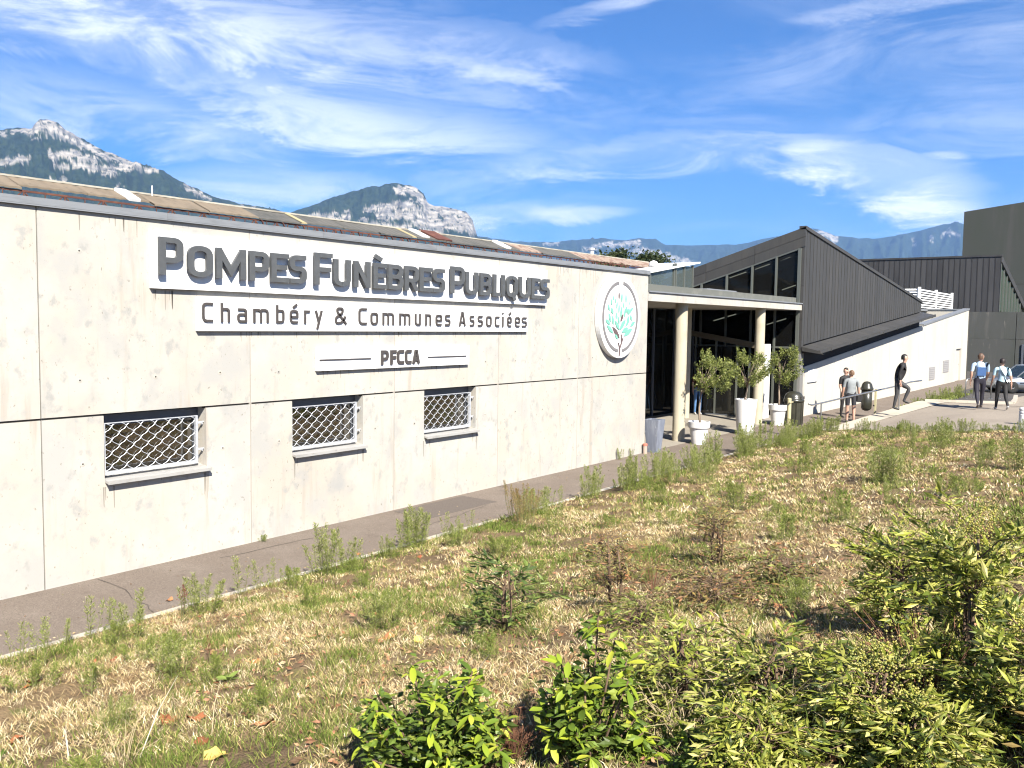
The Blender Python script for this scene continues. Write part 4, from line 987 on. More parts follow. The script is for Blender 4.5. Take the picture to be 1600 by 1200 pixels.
# handrail along the ramp
t = thing('handrail', 'grey steel handrail on two posts climbing beside the ramp', 'handrail', (30, 8.4, 0))
def rp(x): return (x, edge_y(x) + .05)
p = MB(); pts = [(26.3, 8.48, .90), (27.0, 8.48, .86), (28.0, 8.40, .90)]
pts = [(26.35, 8.52, .93), (26.6, 8.5, .88), (27.4, 8.47, .89)] + [(x, rp(x)[1], .90 + edge_z(x) * .78) for x in (28.5, 30, 31.5, 32.6)] + [(33.4, 7.22, 1.34), (34.3, 7.05, 1.36)]
p.tube(pts, .026, 8); p.build('rail', M['steel'], t, smooth=True)
for (x, y, z, zt_) in ((27.4, 8.47, 0, .88), (32.5, rp(32.5)[1], edge_z(32.5), 1.24)):
    p = MB(); p.tube([(x, y, z), (x, y, zt_)], .022, 8); p.tube([(x, y, z), (x, y, z + .015)], .06, 10); p.build('post', M['steel'], t)

# white bollards
def bollard(label, x, y):
    z = court_z(x, y)
    t = thing('bollard', label, 'bollard', (x, y, z), group='white bollards', local=True)
    p = MB(); p.lathe([(.11, -.1), (.11, .42), (.10, .43), (.10, .45), (.11, .46), (.11, .49), (.10, .5), (.10, .52), (.11, .53), (.11, .57), (.09, .60), (.02, .615)], n=22); put('shaft', p.mesh('bollard_shaft', M['white_paint'], False), t, loc=(0, 0, 0))
bollard('nearest white bollard with ringed top at the right edge', 26.55, 2.93)
bollard('white bollard just behind the nearest one at the right edge', 28.2, 2.95)
bollard('white bollard outside the right edge', 25.6, 1.2)

# bicycle hoops
for (x, y, lab) in ((45.9, 7.5, 'galvanised bicycle hoop nearest the white building'), (46.4, 6.5, 'galvanised bicycle hoop behind the couple')):
    o = thing('bicycle_stand', lab, 'bicycle stand', (x, y, 0))
    p = MB(); p.tube([(x, y, -.02), (x, y, .78), (x + .06, y - .05, .9), (x + .55, y - .22, .9), (x + .6, y - .25, .78), (x + .6, y - .25, -.02)], .028, 8); p.build('hoop', M['steel'], o, smooth=True)
    p = MB(); p.box((x - .1, y - .08, -.015), (x + .1, y + .08, .005)); p.box((x + .5, y - .33, -.015), (x + .7, y - .17, .005)); p.build('base_plate', M['steel'], o)

# ---- silver car in the yard
M['car'] = mat('silver_car_paint', (.36, .38, .40), .25, .75)
M['tyre'] = mat('black_rubber', (.012, .012, .012), .8); M['lamp'] = mat('clear_lamp', (.6, .6, .6), .15, .2); M['redlamp'] = mat('red_lamp', (.4, .02, .02), .2); M['trim'] = mat('black_trim', (.02, .02, .02), .5)
car = thing('parked_car', 'silver saloon car partly hidden by the couple at the right edge', 'car', (52.9, 5.75, 0), math.radians(130), local=True)
# stations along the car (front = +X): x, half width, z bottom, z belt
ST = [(2.18, .60, .30, .52), (2.08, .74, .22, .64), (1.75, .82, .18, .72), (1.1, .86, .17, .80), (.4, .87, .17, .86), (-.6, .87, .17, .89), (-1.4, .86, .18, .91), (-1.95, .82, .20, .92), (-2.18, .74, .28, .86), (-2.25, .62, .36, .76)]
p = MB(); prev = None
for i, (x, hw, zb0, zb1) in enumerate(ST):
    ring = [(x, -hw * .86, zb0), (x, -hw, zb0 + .14), (x, -hw, zb0 + .30), (x, -hw * .96, zb1 - .05), (x, -hw * .86, zb1), (x, hw * .86, zb1), (x, hw * .96, zb1 - .05), (x, hw, zb0 + .30), (x, hw, zb0 + .14), (x, hw * .86, zb0)]
    p.v += ring
k = 10
for i in range(len(ST) - 1):
    for j in range(k): p.f.append((i * k + j, i * k + (j + 1) % k, (i + 1) * k + (j + 1) % k, (i + 1) * k + j)); p.m.append(0)
p.f += [tuple(range(k)), tuple((len(ST) - 1) * k + j for j in range(k))[::-1]]; p.m += [0, 0]
body = put('body', p.mesh('car_body', M['car'], True), car, loc=(0, 0, 0))
GH = [(.98, .70, .80, .62, .82), (.28, .76, .87, .58, 1.38), (-.35, .77, .89, .60, 1.43), (-1.0, .76, .90, .58, 1.40), (-1.75, .70, .915, .56, .96)]
p = MB()
for (x, hb, zb0, ht, zt0) in GH: p.v += [(x, -hb, zb0), (x, -ht, zt0), (x, ht, zt0), (x, hb, zb0)]
for i in range(len(GH) - 1):
    a = 4 * i
    for j in range(3): p.f.append((a + j, a + j + 1, a + 5 + j, a + 4 + j)); p.m.append(1 if (j != 1) else (0 if i in (1, 2) else 1))
put('cabin', p.mesh('car_cabin', [M['car'], M['glass_car']], False), car, loc=(0, 0, 0))
for s in (-1, 1):
    q = MB()
    for i in range(len(GH)):
        x, hb, zb0, ht, zt0 = GH[i]
        if i in (1, 2, 3): q.bar((x, s * (hb + .004), zb0), (x + (.0), s * (ht + .012), zt0), .05, .03)
    for i in range(len(GH) - 1):
        A = GH[i]; B = GH[i + 1]; q.bar((A[0], s * (A[3] + .008), A[4]), (B[0], s * (B[3] + .008), B[4]), .05, .05)
        q.bar((A[0], s * (A[1] + .01), A[2]), (B[0], s * (B[1] + .01), B[2]), .02, .03)
    put('pillar', q.mesh('car_pillars', M['car']), car, loc=(0, 0, 0))
    q = MB(); q.box((-1.2, s * .875 - .008, .50), (.95, s * .875 + .008, .55)); put('side_strip', q.mesh('car_strip', M['trim']), car, loc=(0, 0, 0))
    q = MB(); q.lathe([(.02, -.06), (.09, -.04), (.10, 0), (.08, .07), (.02, .08)], n=10); m_ = put('mirror', q.mesh('car_mirror', M['car'], True), car, loc=(.72, s * .93, .92))
    for x in (1.35, -1.35):
        q = MB(); q.lathe([(.20, -.10), (.30, -.10), (.315, -.05), (.315, .05), (.30, .10), (.20, .10)], n=24)
        w = put('wheel', q.mesh('car_tyre', M['tyre'], True), car, loc=(x, s * .80, .305)); w.rotation_euler = (math.pi / 2, 0, 0)
        q = MB(); q.lathe([(.19, -.085), (.05, -.105), (.19, .085)], n=16); q.lathe([(.205, -.09), (.2, .09)], n=20); rim = put('rim', q.mesh('car_rim', M['steel'], True), w, loc=(0, 0, 0))
        q = MB(); q.box((x - .36, s * .78 - .1, .25), (x + .36, s * .78 + .095, .62)); 
    q = MB(); q.box((2.06, s * .5 - .14, .50), (2.17, s * .5 + .14, .62)); put('headlight', q.mesh('car_headlight', M['lamp']), car, loc=(0, 0, 0))
    q = MB(); q.box((-2.255, s * .55 - .14, .62), (-2.16, s * .55 + .14, .78)); put('tail_light', q.mesh('car_tail_light', M['redlamp']), car, loc=(0, 0, 0))
    q = MB(); q.box((.05, s * .872 - .012, .74), (.22, s * .872 + .012, .77)); put('door_handle', q.mesh('car_handle', M['trim']), car, loc=(-.5, 0, .02))

# ================================================================== PEOPLE
def rotz(v, a): return Vector((v[0] * math.cos(a) - v[1] * math.sin(a), v[0] * math.sin(a) + v[1] * math.cos(a), v[2]))
PM = {}
def pm(name, col, rough=.75):
    if name not in PM: PM[name] = mat(name, col, rough, noise=[(9, 4, tuple(c * .8 for c in col), .42, .7, U1)])
    return PM[name]
def person(label, loc, yaw, height=1.75, lean=0.0, legs=((0, 0), (0, 0)), arms=((5, 10, 8), (5, 10, 8)), head_yaw=0.0, head_pitch=0.0,
           shirt=(.1, .1, .1), trousers=(.05, .05, .05), shoes=(.03, .03, .03), skin=(.55, .33, .24), hair=(.03, .02, .015), short_sleeve=True, shorts=False,
           build=1.0, bald=False, group=None, shirt2=None, elbows=None):
    """joint skeleton skinned into one continuous body; facing local +X; angles in degrees"""
    k = height / 1.75; R_ = math.radians
    J = []; E_ = []; Rad = []; Lab = []
    def jv(p, r, lab, par=None):
        J.append(Vector(p)); Rad.append(r if isinstance(r, tuple) else (r, r)); Lab.append(lab)
        if par is not None: E_.append((par, len(J) - 1))
        return len(J) - 1
    hip = .93
    pel = jv((0, 0, hip), (.115 * build, .155 * build), 'T')
    lx = math.sin(R_(lean))
    wai = jv((lx * .14, 0, hip + .14), (.105 * build, .145 * build), 'S', pel)
    che = jv((lx * .36, 0, hip + .34), (.115 * build, .165 * build), 'S', wai)
    sho = jv((lx * .48, 0, hip + .47), (.085, .13 * build), 'S', che)
    nek = jv((lx * .55 + .01, 0, hip + .56), .055, 'K', sho)
    hd = Vector((math.cos(R_(head_yaw)), math.sin(R_(head_yaw)), 0))
    hb = Vector((lx * .58, 0, hip + .63)) + hd * .015
    jaw = jv(hb + Vector((0, 0, .02)) + hd * .012, (.068, .062), 'K', nek)
    mid = jv(hb + Vector((0, 0, .10)), (.092, .076), 'K', jaw)
    crn = jv(hb + Vector((0, 0, .165)) - hd * .008, (.082, .070), 'K', mid)
    top = jv(hb + Vector((0, 0, .195)) - hd * .008, (.045, .042), 'K', crn)
    nose = jv(hb + Vector((0, 0, .075)) + hd * .112, .014, 'K', mid)
    sd = Vector((-hd.y, hd.x, 0))
    for s in (-1, 1): jv(hb + Vector((0, 0, .085)) + sd * s * .088, .013, 'K', mid)
    for s, (ap, ae, ab) in zip((1, -1), arms):
        S = Vector((lx * .46, s * .175 * build, hip + .475)); a0 = jv(S, .062 * build, 'S', sho)
        el_dir = Vector((math.sin(R_(ap)) * math.cos(R_(ab)), s * math.sin(R_(ab)), -math.cos(R_(ap)) * math.cos(R_(ab)))).normalized()
        m1 = jv(S + el_dir * .15, .052 * build, 'S', a0)
        El = S + el_dir * .29; e = jv(El, .042 * build, 'A', m1)
        f_dir = Vector((math.sin(R_(ap + ae)) * math.cos(R_(ab * .3)), s * math.sin(R_(ab * .3)) , -math.cos(R_(ap + ae)))).normalized()
        w0 = jv(El + f_dir * .13, .038 * build, 'A', e); Wr = El + f_dir * .25; w = jv(Wr, .027, 'H', w0)
        pal = jv(Wr + f_dir * .075, (.038, .020), 'H', w)
        fx = Vector((f_dir.z, 0, -f_dir.x)); fx = fx.normalized() if fx.length > .1 else Vector((1, 0, 0))
        for q, ln in ((-.024, .062), (-.008, .075), (.008, .078), (.024, .066)):
            b0 = Wr + f_dir * .10 + fx * q; f1 = jv(b0, .0095, 'H', pal); f2 = jv(b0 + f_dir * ln * .55, .009, 'H', f1); jv(b0 + f_dir * ln - Vector((0, s * .018, 0)), .008, 'H', f2)
        t1 = jv(Wr + f_dir * .035 - fx * -.035, .011, 'H', w); jv(Wr + f_dir * .085 + fx * .05, .009, 'H', t1)
    foot_min = 9; feet = []
    for s, (hp, kb) in zip((1, -1), legs):
        Hj = Vector((0, s * .088 * build, hip - .05)); h0 = jv(Hj, .088 * build, 'T', pel)
        d = Vector((math.sin(R_(hp)), 0, -math.cos(R_(hp)))); q0 = jv(Hj + d * .2, .078 * build, 'T', h0)
        K = Hj + d * .42; kn = jv(K, .056 * build, 'T' if not shorts else 'L', q0)
        d2 = Vector((math.sin(R_(hp - kb)), 0, -math.cos(R_(hp - kb)))); c0 = jv(K + d2 * .14, .054 * build, 'L', kn)
        An = K + d2 * .40; an = jv(An, .040, 'L', c0)
        tilt = R_(hp - kb) * .7; fd = Vector((math.cos(tilt), 0, math.sin(tilt)))
        if tilt > 0.25: fd = Vector((math.cos(tilt * .4), 0, math.sin(tilt * .4)))
        dn = Vector((fd.z, 0, -fd.x))
        he = jv(An + dn * .035 - fd * .02, .040, 'F', an); b1 = jv(An + fd * .09 + dn * .045, (.042, .034), 'F', he); jv(An + fd * .185 + dn * .055, (.034, .024), 'F', b1)
    lo = min(v.z - .03 for v, l in zip(J, Lab) if l == 'F')
    me = bpy.data.meshes.new('body'); me.from_pydata([tuple(v * k) for v in J], E_, [])
    o = bpy.data.objects.new('tmp', me); COL.objects.link(o)
    m_ = o.modifiers.new('skin', 'SKIN'); m_.use_smooth_shade = True
    for sv, r in zip(me.skin_vertices[0].data, Rad): sv.radius = (r[0] * k, r[1] * k)
    me.skin_vertices[0].data[0].use_root = True
    sb = o.modifiers.new('sub', 'SUBSURF'); sb.levels = 1; sb.render_levels = 1
    dg = bpy.context.evaluated_depsgraph_get(); ev = o.evaluated_get(dg)
    bm_ = bpy.data.meshes.new_from_object(ev); bpy.data.objects.remove(o)
    labmap = {'S': 0, 'T': 1, 'F': 2, 'K': 3, 'H': 3, 'A': 3 if short_sleeve else 0, 'L': 3 if shorts else 1}
    bm_.materials.clear()
    for m in (pm('shirt %s' % (shirt,), shirt), pm('trousers %s' % (trousers,), trousers), pm('shoes %s' % (shoes,), shoes, .5), pm('skin %s' % (skin,), skin, .55)): bm_.materials.append(m)
    Jn = np.array([tuple(v * k) for v in J]); En = np.array(E_)
    A_ = Jn[En[:, 0]]; B_ = Jn[En[:, 1]]; AB = B_ - A_
    for f in bm_.polygons:
        c = np.array(f.center); t_ = np.clip(((c - A_) * AB).sum(1) / np.maximum((AB * AB).sum(1), 1e-9), 0, 1)
        dd = np.linalg.norm(c - (A_ + AB * t_[:, None]), axis=1) - np.array([max(Rad[b]) for a, b in E_]) * .9
        e = int(np.argmin(dd)); lab = Lab[En[e, 1]] if t_[e] > .5 else Lab[En[e, 0]]
        mi = labmap[lab]
        if lab in 'ST' and c[2] < (hip + .03) * k and lab == 'S': mi = 0
        if lab == 'K' and c[2] < (hip + .555) * k: mi = 0
        f.material_index = mi
    t = thing('person', label, 'person', loc, yaw, group=group, local=True)
    z_off = -lo * k
    body = put('body', bm_, t, loc=(0, 0, z_off))
    # hair: cap over crown and back of the head
    if not bald or True:
        q = MB(); hc = (hb + Vector((0, 0, .125)) - hd * .012) * k; nS, nR = 16, 8; rr_ = .104 * k
        for i in range(nR + 1):
            ph = math.pi * .60 * i / nR
            for j in range(nS):
                a = 2 * math.pi * j / nS; v = hd * math.cos(a) * math.sin(ph) * 1.0 + sd * math.sin(a) * math.sin(ph) * .88 + Vector((0, 0, math.cos(ph) * .92))
                fr = max(0, v.dot(hd)); low = (1 - .55 * fr) 
                ww = v * rr_ * (1 - .02 * ((i + j) % 2))
                if fr > .35 and i > nR * .62: ww = ww * .86
                if v.dot(hd) < .15 and i > nR * .7: ww.z -= .06 * k * (i - nR * .7) / (nR * .3)
                q.v.append(tuple(hc + ww * (.93 if bald else 1)))
        for i in range(nR):
            for j in range(nS): q.f.append((i * nS + j, i * nS + (j + 1) % nS, (i + 1) * nS + (j + 1) % nS, (i + 1) * nS + j)); q.m.append(0)
        put('hair', q.mesh('hair', pm('hair %s' % (hair,), hair, .6), True), t, loc=(0, 0, z_off))
    q = MB()
    for s in (-1, 1):
        c = (hb + Vector((0, 0, .108)) + hd * .084 + sd * s * .030) * k
        q.add([c + Vector(v) * .011 * k for v in ((1, 0, 0), (-1, 0, 0), (0, 1, 0), (0, -1, 0), (0, 0, 1), (0, 0, -1))], [(0, 2, 4), (2, 1, 4), (1, 3, 4), (3, 0, 4), (2, 0, 5), (1, 2, 5), (3, 1, 5), (0, 3, 5)])
    c = (hb + Vector((0, 0, .035)) + hd * .078) * k; q.bar(c - sd * .022 * k, c + sd * .022 * k, .012 * k, .008 * k)
    put('eyes_and_mouth', q.mesh('face_marks', pm('face_dark', (.08, .03, .025), .5)), t, loc=(0, 0, z_off))
    t['k'] = k
    return t, z_off, hip * k
def strap(t, z, k, pts, m, w=.035):
    q = MB()
    for a, b_ in zip(pts, pts[1:]): q.bar(Vector(a) * k, Vector(b_) * k, w, .012)
    return put('bag_strap', q.mesh('bag_strap', m), t, loc=(0, 0, z))
black_cloth = pm('black_cloth', (.012, .011, .012))
T_, Z_, _ = person('man in black T-shirt and trousers standing by the white wall, facing the other', (32.4, 9.18, 0), math.radians(-125), 1.74, 0, ((2, 2), (-3, 4)), ((2, 12, 9), (-4, 35, 5)), -10,
       shirt=(.012, .011, .012), trousers=(.022, .02, .02), hair=(.02, .014, .01), build=1.15)
T_, Z_, _ = person('man seen from behind in grey T-shirt and dark shorts, bag on shoulder', (30.75, 8.52, 0), math.radians(30), 1.74, 0, ((3, 3), (-3, 3)), ((5, 14, 9), (-3, 16, 10)), 25,
       shirt=(.26, .28, .29), trousers=(.025, .025, .032), shoes=(.25, .22, .2), shorts=True, hair=(.16, .09, .05), bald=True, build=1.15)
sb_ = MB(); sb_.box((-.10, -.33, .72), (.10, -.19, .98)); put('shoulder_bag', sb_.mesh('shoulder_bag', black_cloth), T_, loc=(0, 0, 0))
strap(T_, 0, 1, [(-.09, -.20, 1.0), (-.10, -.165, 1.25), (-.03, -.13, 1.46), (.07, -.15, 1.36), (.11, -.2, 1.0)], black_cloth)
T_, Z_, _ = person('man in black jacket and dark trousers striding up the ramp', (30.45, 6.98, .57), math.radians(-76), 1.76, 17, ((58, 78), (-2, 8)), ((-28, 55, 8), (-20, 30, 6)), 0,
       shirt=(.012, .011, .012), trousers=(.045, .045, .047), short_sleeve=False, hair=(.015, .012, .01), build=1.12)
T_, Z_, _ = person('man with blue and white T-shirt and dark trousers walking away beside the woman', (32.75, 4.93, .6), math.radians(22), 1.80, 4, ((-16, 18), (14, 6)), ((-8, 20, 8), (12, 40, 8)), -42,
       shirt=(.40, .52, .66), trousers=(.018, .016, .03), shoes=(.1, .08, .07), hair=(.11, .06, .035), build=1.22)
q = MB(); q.box((-.178, -.13, 1.10), (-.14, .13, 1.38)); put('shirt_back_panel', q.mesh('shirt_back_panel', pm('blue_print', (.035, .10, .26))), T_, loc=(0, 0, 0))
T_, Z_, _ = person('dark haired woman in pale blue T-shirt and black trousers with crossbody strap', (32.72, 4.28, .6), math.radians(24), 1.68, 4, ((15, 5), (-18, 22)), ((10, 20, 10), (-4, 8, 16)), -10,
       shirt=(.46, .64, .72), trousers=(.014, .013, .014), shoes=(.6, .58, .55), hair=(.02, .012, .01), build=1.14)
strap(T_, 0, .96, [(-.10, .12, 1.44), (-.155, .0, 1.22), (-.15, -.16, .98), (-.05, -.19, .92)], black_cloth)
T_, Z_, _ = person('person in blue jeans and maroon top standing in the shade behind the column', (29.5, 13.55, .012), math.radians(-140), 1.70, 0, ((3, 3), (-3, 3)), ((10, 60, 6), (4, 20, 8)), 0,
       shirt=(.09, .015, .015), trousers=(.10, .22, .45), shoes=(.6, .6, .6), hair=(.05, .03, .02))
# ================================================================== VEGETATION
def to_obj(name, V, F, C, m, parent=None, loc=None):
    return put(name, color_mesh(name, V, F, C, m), parent, loc)
# ---- dry mown grass with green tufts: nobody could count it, one object
def grass():
    r = np.random.default_rng(5)
    zones = [(1.6, 6.5, -.6, 8.42, 26000, .072, .0038, 9), (5.5, 12, -2.2, 8.42, 19000, .068, .0062, 8), (11, 27.2, -2.5, 8.42, 17000, .085, .011, 7)]
    TP, TB, TH, TL, TW, TF, TN = [], [], [], [], [], [], []
    for (x0, x1, y0, y1, n, ln, wd, per) in zones:
        tx = r.uniform(x0, x1, n); ty = r.uniform(y0, y1, n); rnd = r.uniform(size=n); nrm = r.normal(size=n) * .14; rn2 = r.uniform(size=n)
        for x, y, u1, n1, u2 in zip(tx, ty, rnd, nrm, rn2):
            if x > bank_right(y) - .1: continue
            v = Vector((x, y, 0)); nz = mnoise.noise(v * .55) + .7 * mnoise.noise(v * 1.7 + Vector((9, 3, 0))) + .5 * mnoise.noise(v * 5.0)
            bare = mnoise.noise(v * 1.3 + Vector((31, 7, 0))) + .6 * mnoise.noise(v * 4.1)
            if bare > .26 and u1 < .85: continue
            g = .62 * nz + (.25 if y > 7.75 else 0) + n1 * 2.2 - .02
            if g > .42: base = (.105, .145, .026); h = 1.35; fl = .7
            elif g > .22: base = (.19, .205, .055); h = 1.05; fl = 1.0
            elif g > .08: base = (.27, .235, .085); h = .95; fl = 1.2
            elif g < -.6: base = (.22, .14, .07); h = .7; fl = 1.5
            else: base = (.46, .36, .19) if u2 < .48 else ((.60, .51, .33) if u2 < .76 else (.29, .20, .105)); h = .9; fl = 1.4
            TP.append((x, y, bank_z(x, y))); TB.append(base); TH.append(h); TL.append(ln); TW.append(wd); TF.append(fl); TN.append(per)
    rep = np.array(TN); P = np.repeat(np.array(TP), rep, 0); n = len(P); Cc = np.repeat(np.array(TB), rep, 0) * r.uniform(.45, 1.3, n)[:, None]; Cc = np.concatenate([Cc, np.ones((n, 1))], 1)
    fl = np.repeat(np.array(TF), rep) * r.uniform(.25, 1.1, n); an = r.uniform(0, 6.283, n)
    D = np.stack([np.cos(an) * fl, np.sin(an) * fl, np.ones(n)], 1); D /= np.linalg.norm(D, axis=1)[:, None]
    off = r.uniform(0, .05, n); P = P + np.stack([np.cos(an) * off + r.normal(size=n) * .02, np.sin(an) * off + r.normal(size=n) * .02, np.full(n, -.006)], 1)
    Ln = (np.repeat(np.array(TH) * np.array(TL), rep) * r.uniform(.5, 1.35, n))[:, None]; Wd = (np.repeat(np.array(TW), rep) * r.uniform(.7, 1.3, n))[:, None]
    side = np.cross(D, r.normal(size=D.shape)); side /= np.linalg.norm(side, axis=1)[:, None]
    n = len(P); V = np.empty((n, 5, 3)); bend = np.array([0, 0, -1.0]) * Ln * .18
    V[:, 0] = P - side * Wd * .5; V[:, 1] = P + side * Wd * .5; V[:, 2] = P + D * Ln * .55 + side * Wd * .4; V[:, 3] = P + D * Ln * .55 - side * Wd * .4; V[:, 4] = P + D * Ln + bend
    me = bpy.data.meshes.new('grass'); me.vertices.add(n * 5); me.vertices.foreach_set('co', V.ravel())
    idx = np.arange(n)[:, None] * 5; loops = np.concatenate([idx + np.array([[0, 1, 2, 3]]), idx + np.array([[3, 2, 4]])], axis=1).ravel()
    me.loops.add(n * 7); me.loops.foreach_set('vertex_index', loops.astype(np.int32)); me.polygons.add(n * 2)
    st = (np.arange(n)[:, None] * 7 + np.array([[0, 4]])).ravel(); me.polygons.foreach_set('loop_start', st.astype(np.int32))
    me.update(calc_edges=True); me.validate()
    ca = me.color_attributes.new('Col', 'FLOAT_COLOR', 'POINT'); ca.data.foreach_set('color', np.repeat(Cc, 5, axis=0).astype(np.float32).ravel())
    me.materials.append(M['straw'])
    o = put('grass', me); o['kind'] = 'stuff'; o['label'] = 'dry straw coloured mown grass with green tufts covering the bank'; o['category'] = 'grass'
grass()

# ---- tall weeds (horseweed): variants, then copies
def weed_mesh(seed, stems, hgt, spread, cols, tip, dens=1.0, lsize=.055, head=True):
    r = np.random.default_rng(seed); S = MB(); V = []; F = []; C = []
    for s in range(stems):
        a = r.uniform(0, 6.283); rad = spread * r.uniform(.1, 1) ; h = hgt * r.uniform(.6, 1.05)
        b0 = Vector((rad * math.cos(a), rad * math.sin(a), -.02)); t0 = b0 + Vector((math.cos(a) * rad * .7 + r.normal() * .03, math.sin(a) * rad * .7 + r.normal() * .03, h))
        S.tube([b0, (b0 + t0) / 2 + Vector((r.normal() * .012, r.normal() * .012, 0)), t0], [.0045, .0035, .0015], 4, caps=False)
        n = int(125 * dens * h / .5)
        def fn(q, b0=b0, t0=t0):
            f = q.uniform(0, 1) ** .85; aa = q.uniform(0, 6.283); up = .35 + .9 * f
            ext = .05 * (1 - f) * q.uniform(0, 1)
            return b0.lerp(t0, f) + Vector((math.cos(aa) * ext, math.sin(aa) * ext, 0)), Vector((math.cos(aa), math.sin(aa), up))
        v, f_, c = leafy(n, fn, lsize, cols, seed * 100 + s, .075); o = len(V); V += v; F += [tuple(i + o for i in q) for q in f_]; C += c
        if head:
            def fh(q, b0=b0, t0=t0):
                f = q.uniform(.62, 1.02); aa = q.uniform(0, 6.283); ext = .075 * (1.08 - f) * 2.2 * q.uniform(.2, 1)
                return b0.lerp(t0, f) + Vector((math.cos(aa) * ext, math.sin(aa) * ext, .02)), Vector((q.normal(), q.normal(), 1))
            v, f_, c = leafy(int(80 * dens), fh, .014, tip, seed * 77 + s, .35); o = len(V); V += v; F += [tuple(i + o for i in q) for q in f_]; C += c
    return S.mesh('weed_stems', M['weed_stem']), color_mesh('weed_foliage', V, F, C, M['leaf'])
M['weed_stem'] = mat('green_stem', (.16, .17, .06), .7)
GR = [(.17, .215, .035), (.22, .265, .05), (.125, .17, .03), (.28, .30, .08)]; TP = [(.36, .36, .14), (.29, .32, .09), (.42, .40, .22)]
BR = [(.27, .18, .06), (.22, .14, .05), (.31, .22, .09), (.2, .17, .06)]
W_ = [weed_mesh(1, 11, .64, .15, GR, TP), weed_mesh(2, 7, .54, .13, GR, TP), weed_mesh(3, 13, .58, .21, GR, TP), weed_mesh(4, 3, .48, .07, GR, TP, .6), weed_mesh(5, 12, .30, .20, GR, GR, 1.0, .05),
      weed_mesh(6, 14, .66, .20, BR, BR, 1.1, .03), weed_mesh(7, 2, .40, .05, [(.16, .05, .03), (.12, .04, .03)], [(.18, .05, .03)], .9, .02)]
ORD = ['first', 'second', 'third', 'fourth', 'fifth', 'sixth', 'seventh', 'eighth', 'ninth', 'tenth', 'eleventh', 'twelfth', 'thirteenth', 'fourteenth', 'fifteenth', 'sixteenth', 'seventeenth', 'eighteenth', 'nineteenth', 'twentieth']
def nth(n):
    if n < 20: return ORD[n]
    n += 1; return '%d%s' % (n, {1: 'st', 2: 'nd', 3: 'rd'}.get(n % 10, 'th'))
def weed(kind, x, y, sc, label, group):
    t = thing('weed', label, 'weed', (x, y, bank_z(x, y) if y < 8.45 else 0.0), random.uniform(0, 6.28), group, local=True); t.scale = (sc, sc, sc * random.uniform(.9, 1.1))
    put('stems', W_[kind][0], t, loc=(0, 0, 0)); put('foliage', W_[kind][1], t, loc=(0, 0, 0))
KG = 'weeds along the kerb'; BG = 'weeds in the dry grass'; LK = 'green horseweed in the dense row along the far kerb'
for k, x, y, sc, lab in [
    (2, 5.28, 7.98, .80, 'pale feathery weed by the kerb beside the red dock stalks'), (6, 5.02, 7.95, .95, 'dark red dried dock stalks leaning by the kerb'),
    (0, 6.95, 7.92, .92, 'tall bushy horseweed at the kerb below the second window, left of the pair'), (1, 7.2, 7.85, .85, 'shorter feathery horseweed touching the tall one below the second window'),
    (2, 8.05, 7.95, .55, 'low spreading weed between the two tall kerb weeds'), (0, 8.72, 8.2, .95, 'dense upright horseweed at the kerb below the third window'), (0, 8.95, 8.25, .85, 'second stem clump of the upright horseweed below the third window'),
    (5, 10.9, 7.9, 1.0, 'tall dried brown bushy weed at the kerb'), (5, 10.5, 7.55, .8, 'dried brown weed in front of the tall brown one'), (2, 11.35, 8.1, .85, 'green weed right behind the dried brown bush'), (1, 11.75, 8.2, .9, 'slender green weed at the kerb right of the brown bush'),
    (1, 13.1, 8.1, .9, 'loose green weed left of the round bushy kerb weed'), (0, 13.45, 8.15, .85, 'upright green weed just left of the round bushy kerb weed'), (2, 14.15, 7.8, 1.05, 'round bushy green weed at the kerb'), (0, 14.3, 7.85, .9, 'upright green stems inside the round bushy kerb weed')]:
    weed(k, x, y, sc, lab, KG)
for i, (x, y, sc) in enumerate([(3.35, 7.72, .6), (3.5, 7.55, .55), (3.75, 8.2, .6), (4.0, 8.25, .5), (4.25, 8.25, .7), (4.45, 8.3, .6), (4.75, 8.3, .65), (6.05, 8.3, .75), (6.3, 8.32, .6), (6.5, 8.3, .5), (9.6, 8.3, .55), (9.95, 8.35, .45), (10.2, 8.35, .5), (12.2, 8.3, .7), (12.6, 8.25, .6)]):
    weed(3, x, y, sc * 1.2, nth(i) + ' from the left of the thin weed stalks rising at the kerb edge', 'thin weeds at the kerb')
for i in range(46):
    x = 15.0 + i * .265 + random.uniform(-.1, .1); y = 8.2 + random.uniform(-.3, .22) - (.5 if random.random() < .2 else 0)
    if random.random() < .18: continue
    weed(random.choice([0, 1, 2, 2, 4]), x, y, random.uniform(.5, 1.15), nth(i) + ' from the left of the green weeds in the dense far kerb row', KG)
rs_ = random.Random(99); SEED = []
while len(SEED) < 55:
    d_ = rs_.uniform(4.5, 24); a_ = math.radians(rs_.uniform(8, 66)); x, y = d_ * math.cos(a_), d_ * math.sin(a_)
    if .8 < y < 8.1 and x < bank_right(y) - .3: SEED.append((rs_.choice([4, 4, 1, 3, 2]), x, y, rs_.uniform(.28, .6) * (1 + d_ / 30)))
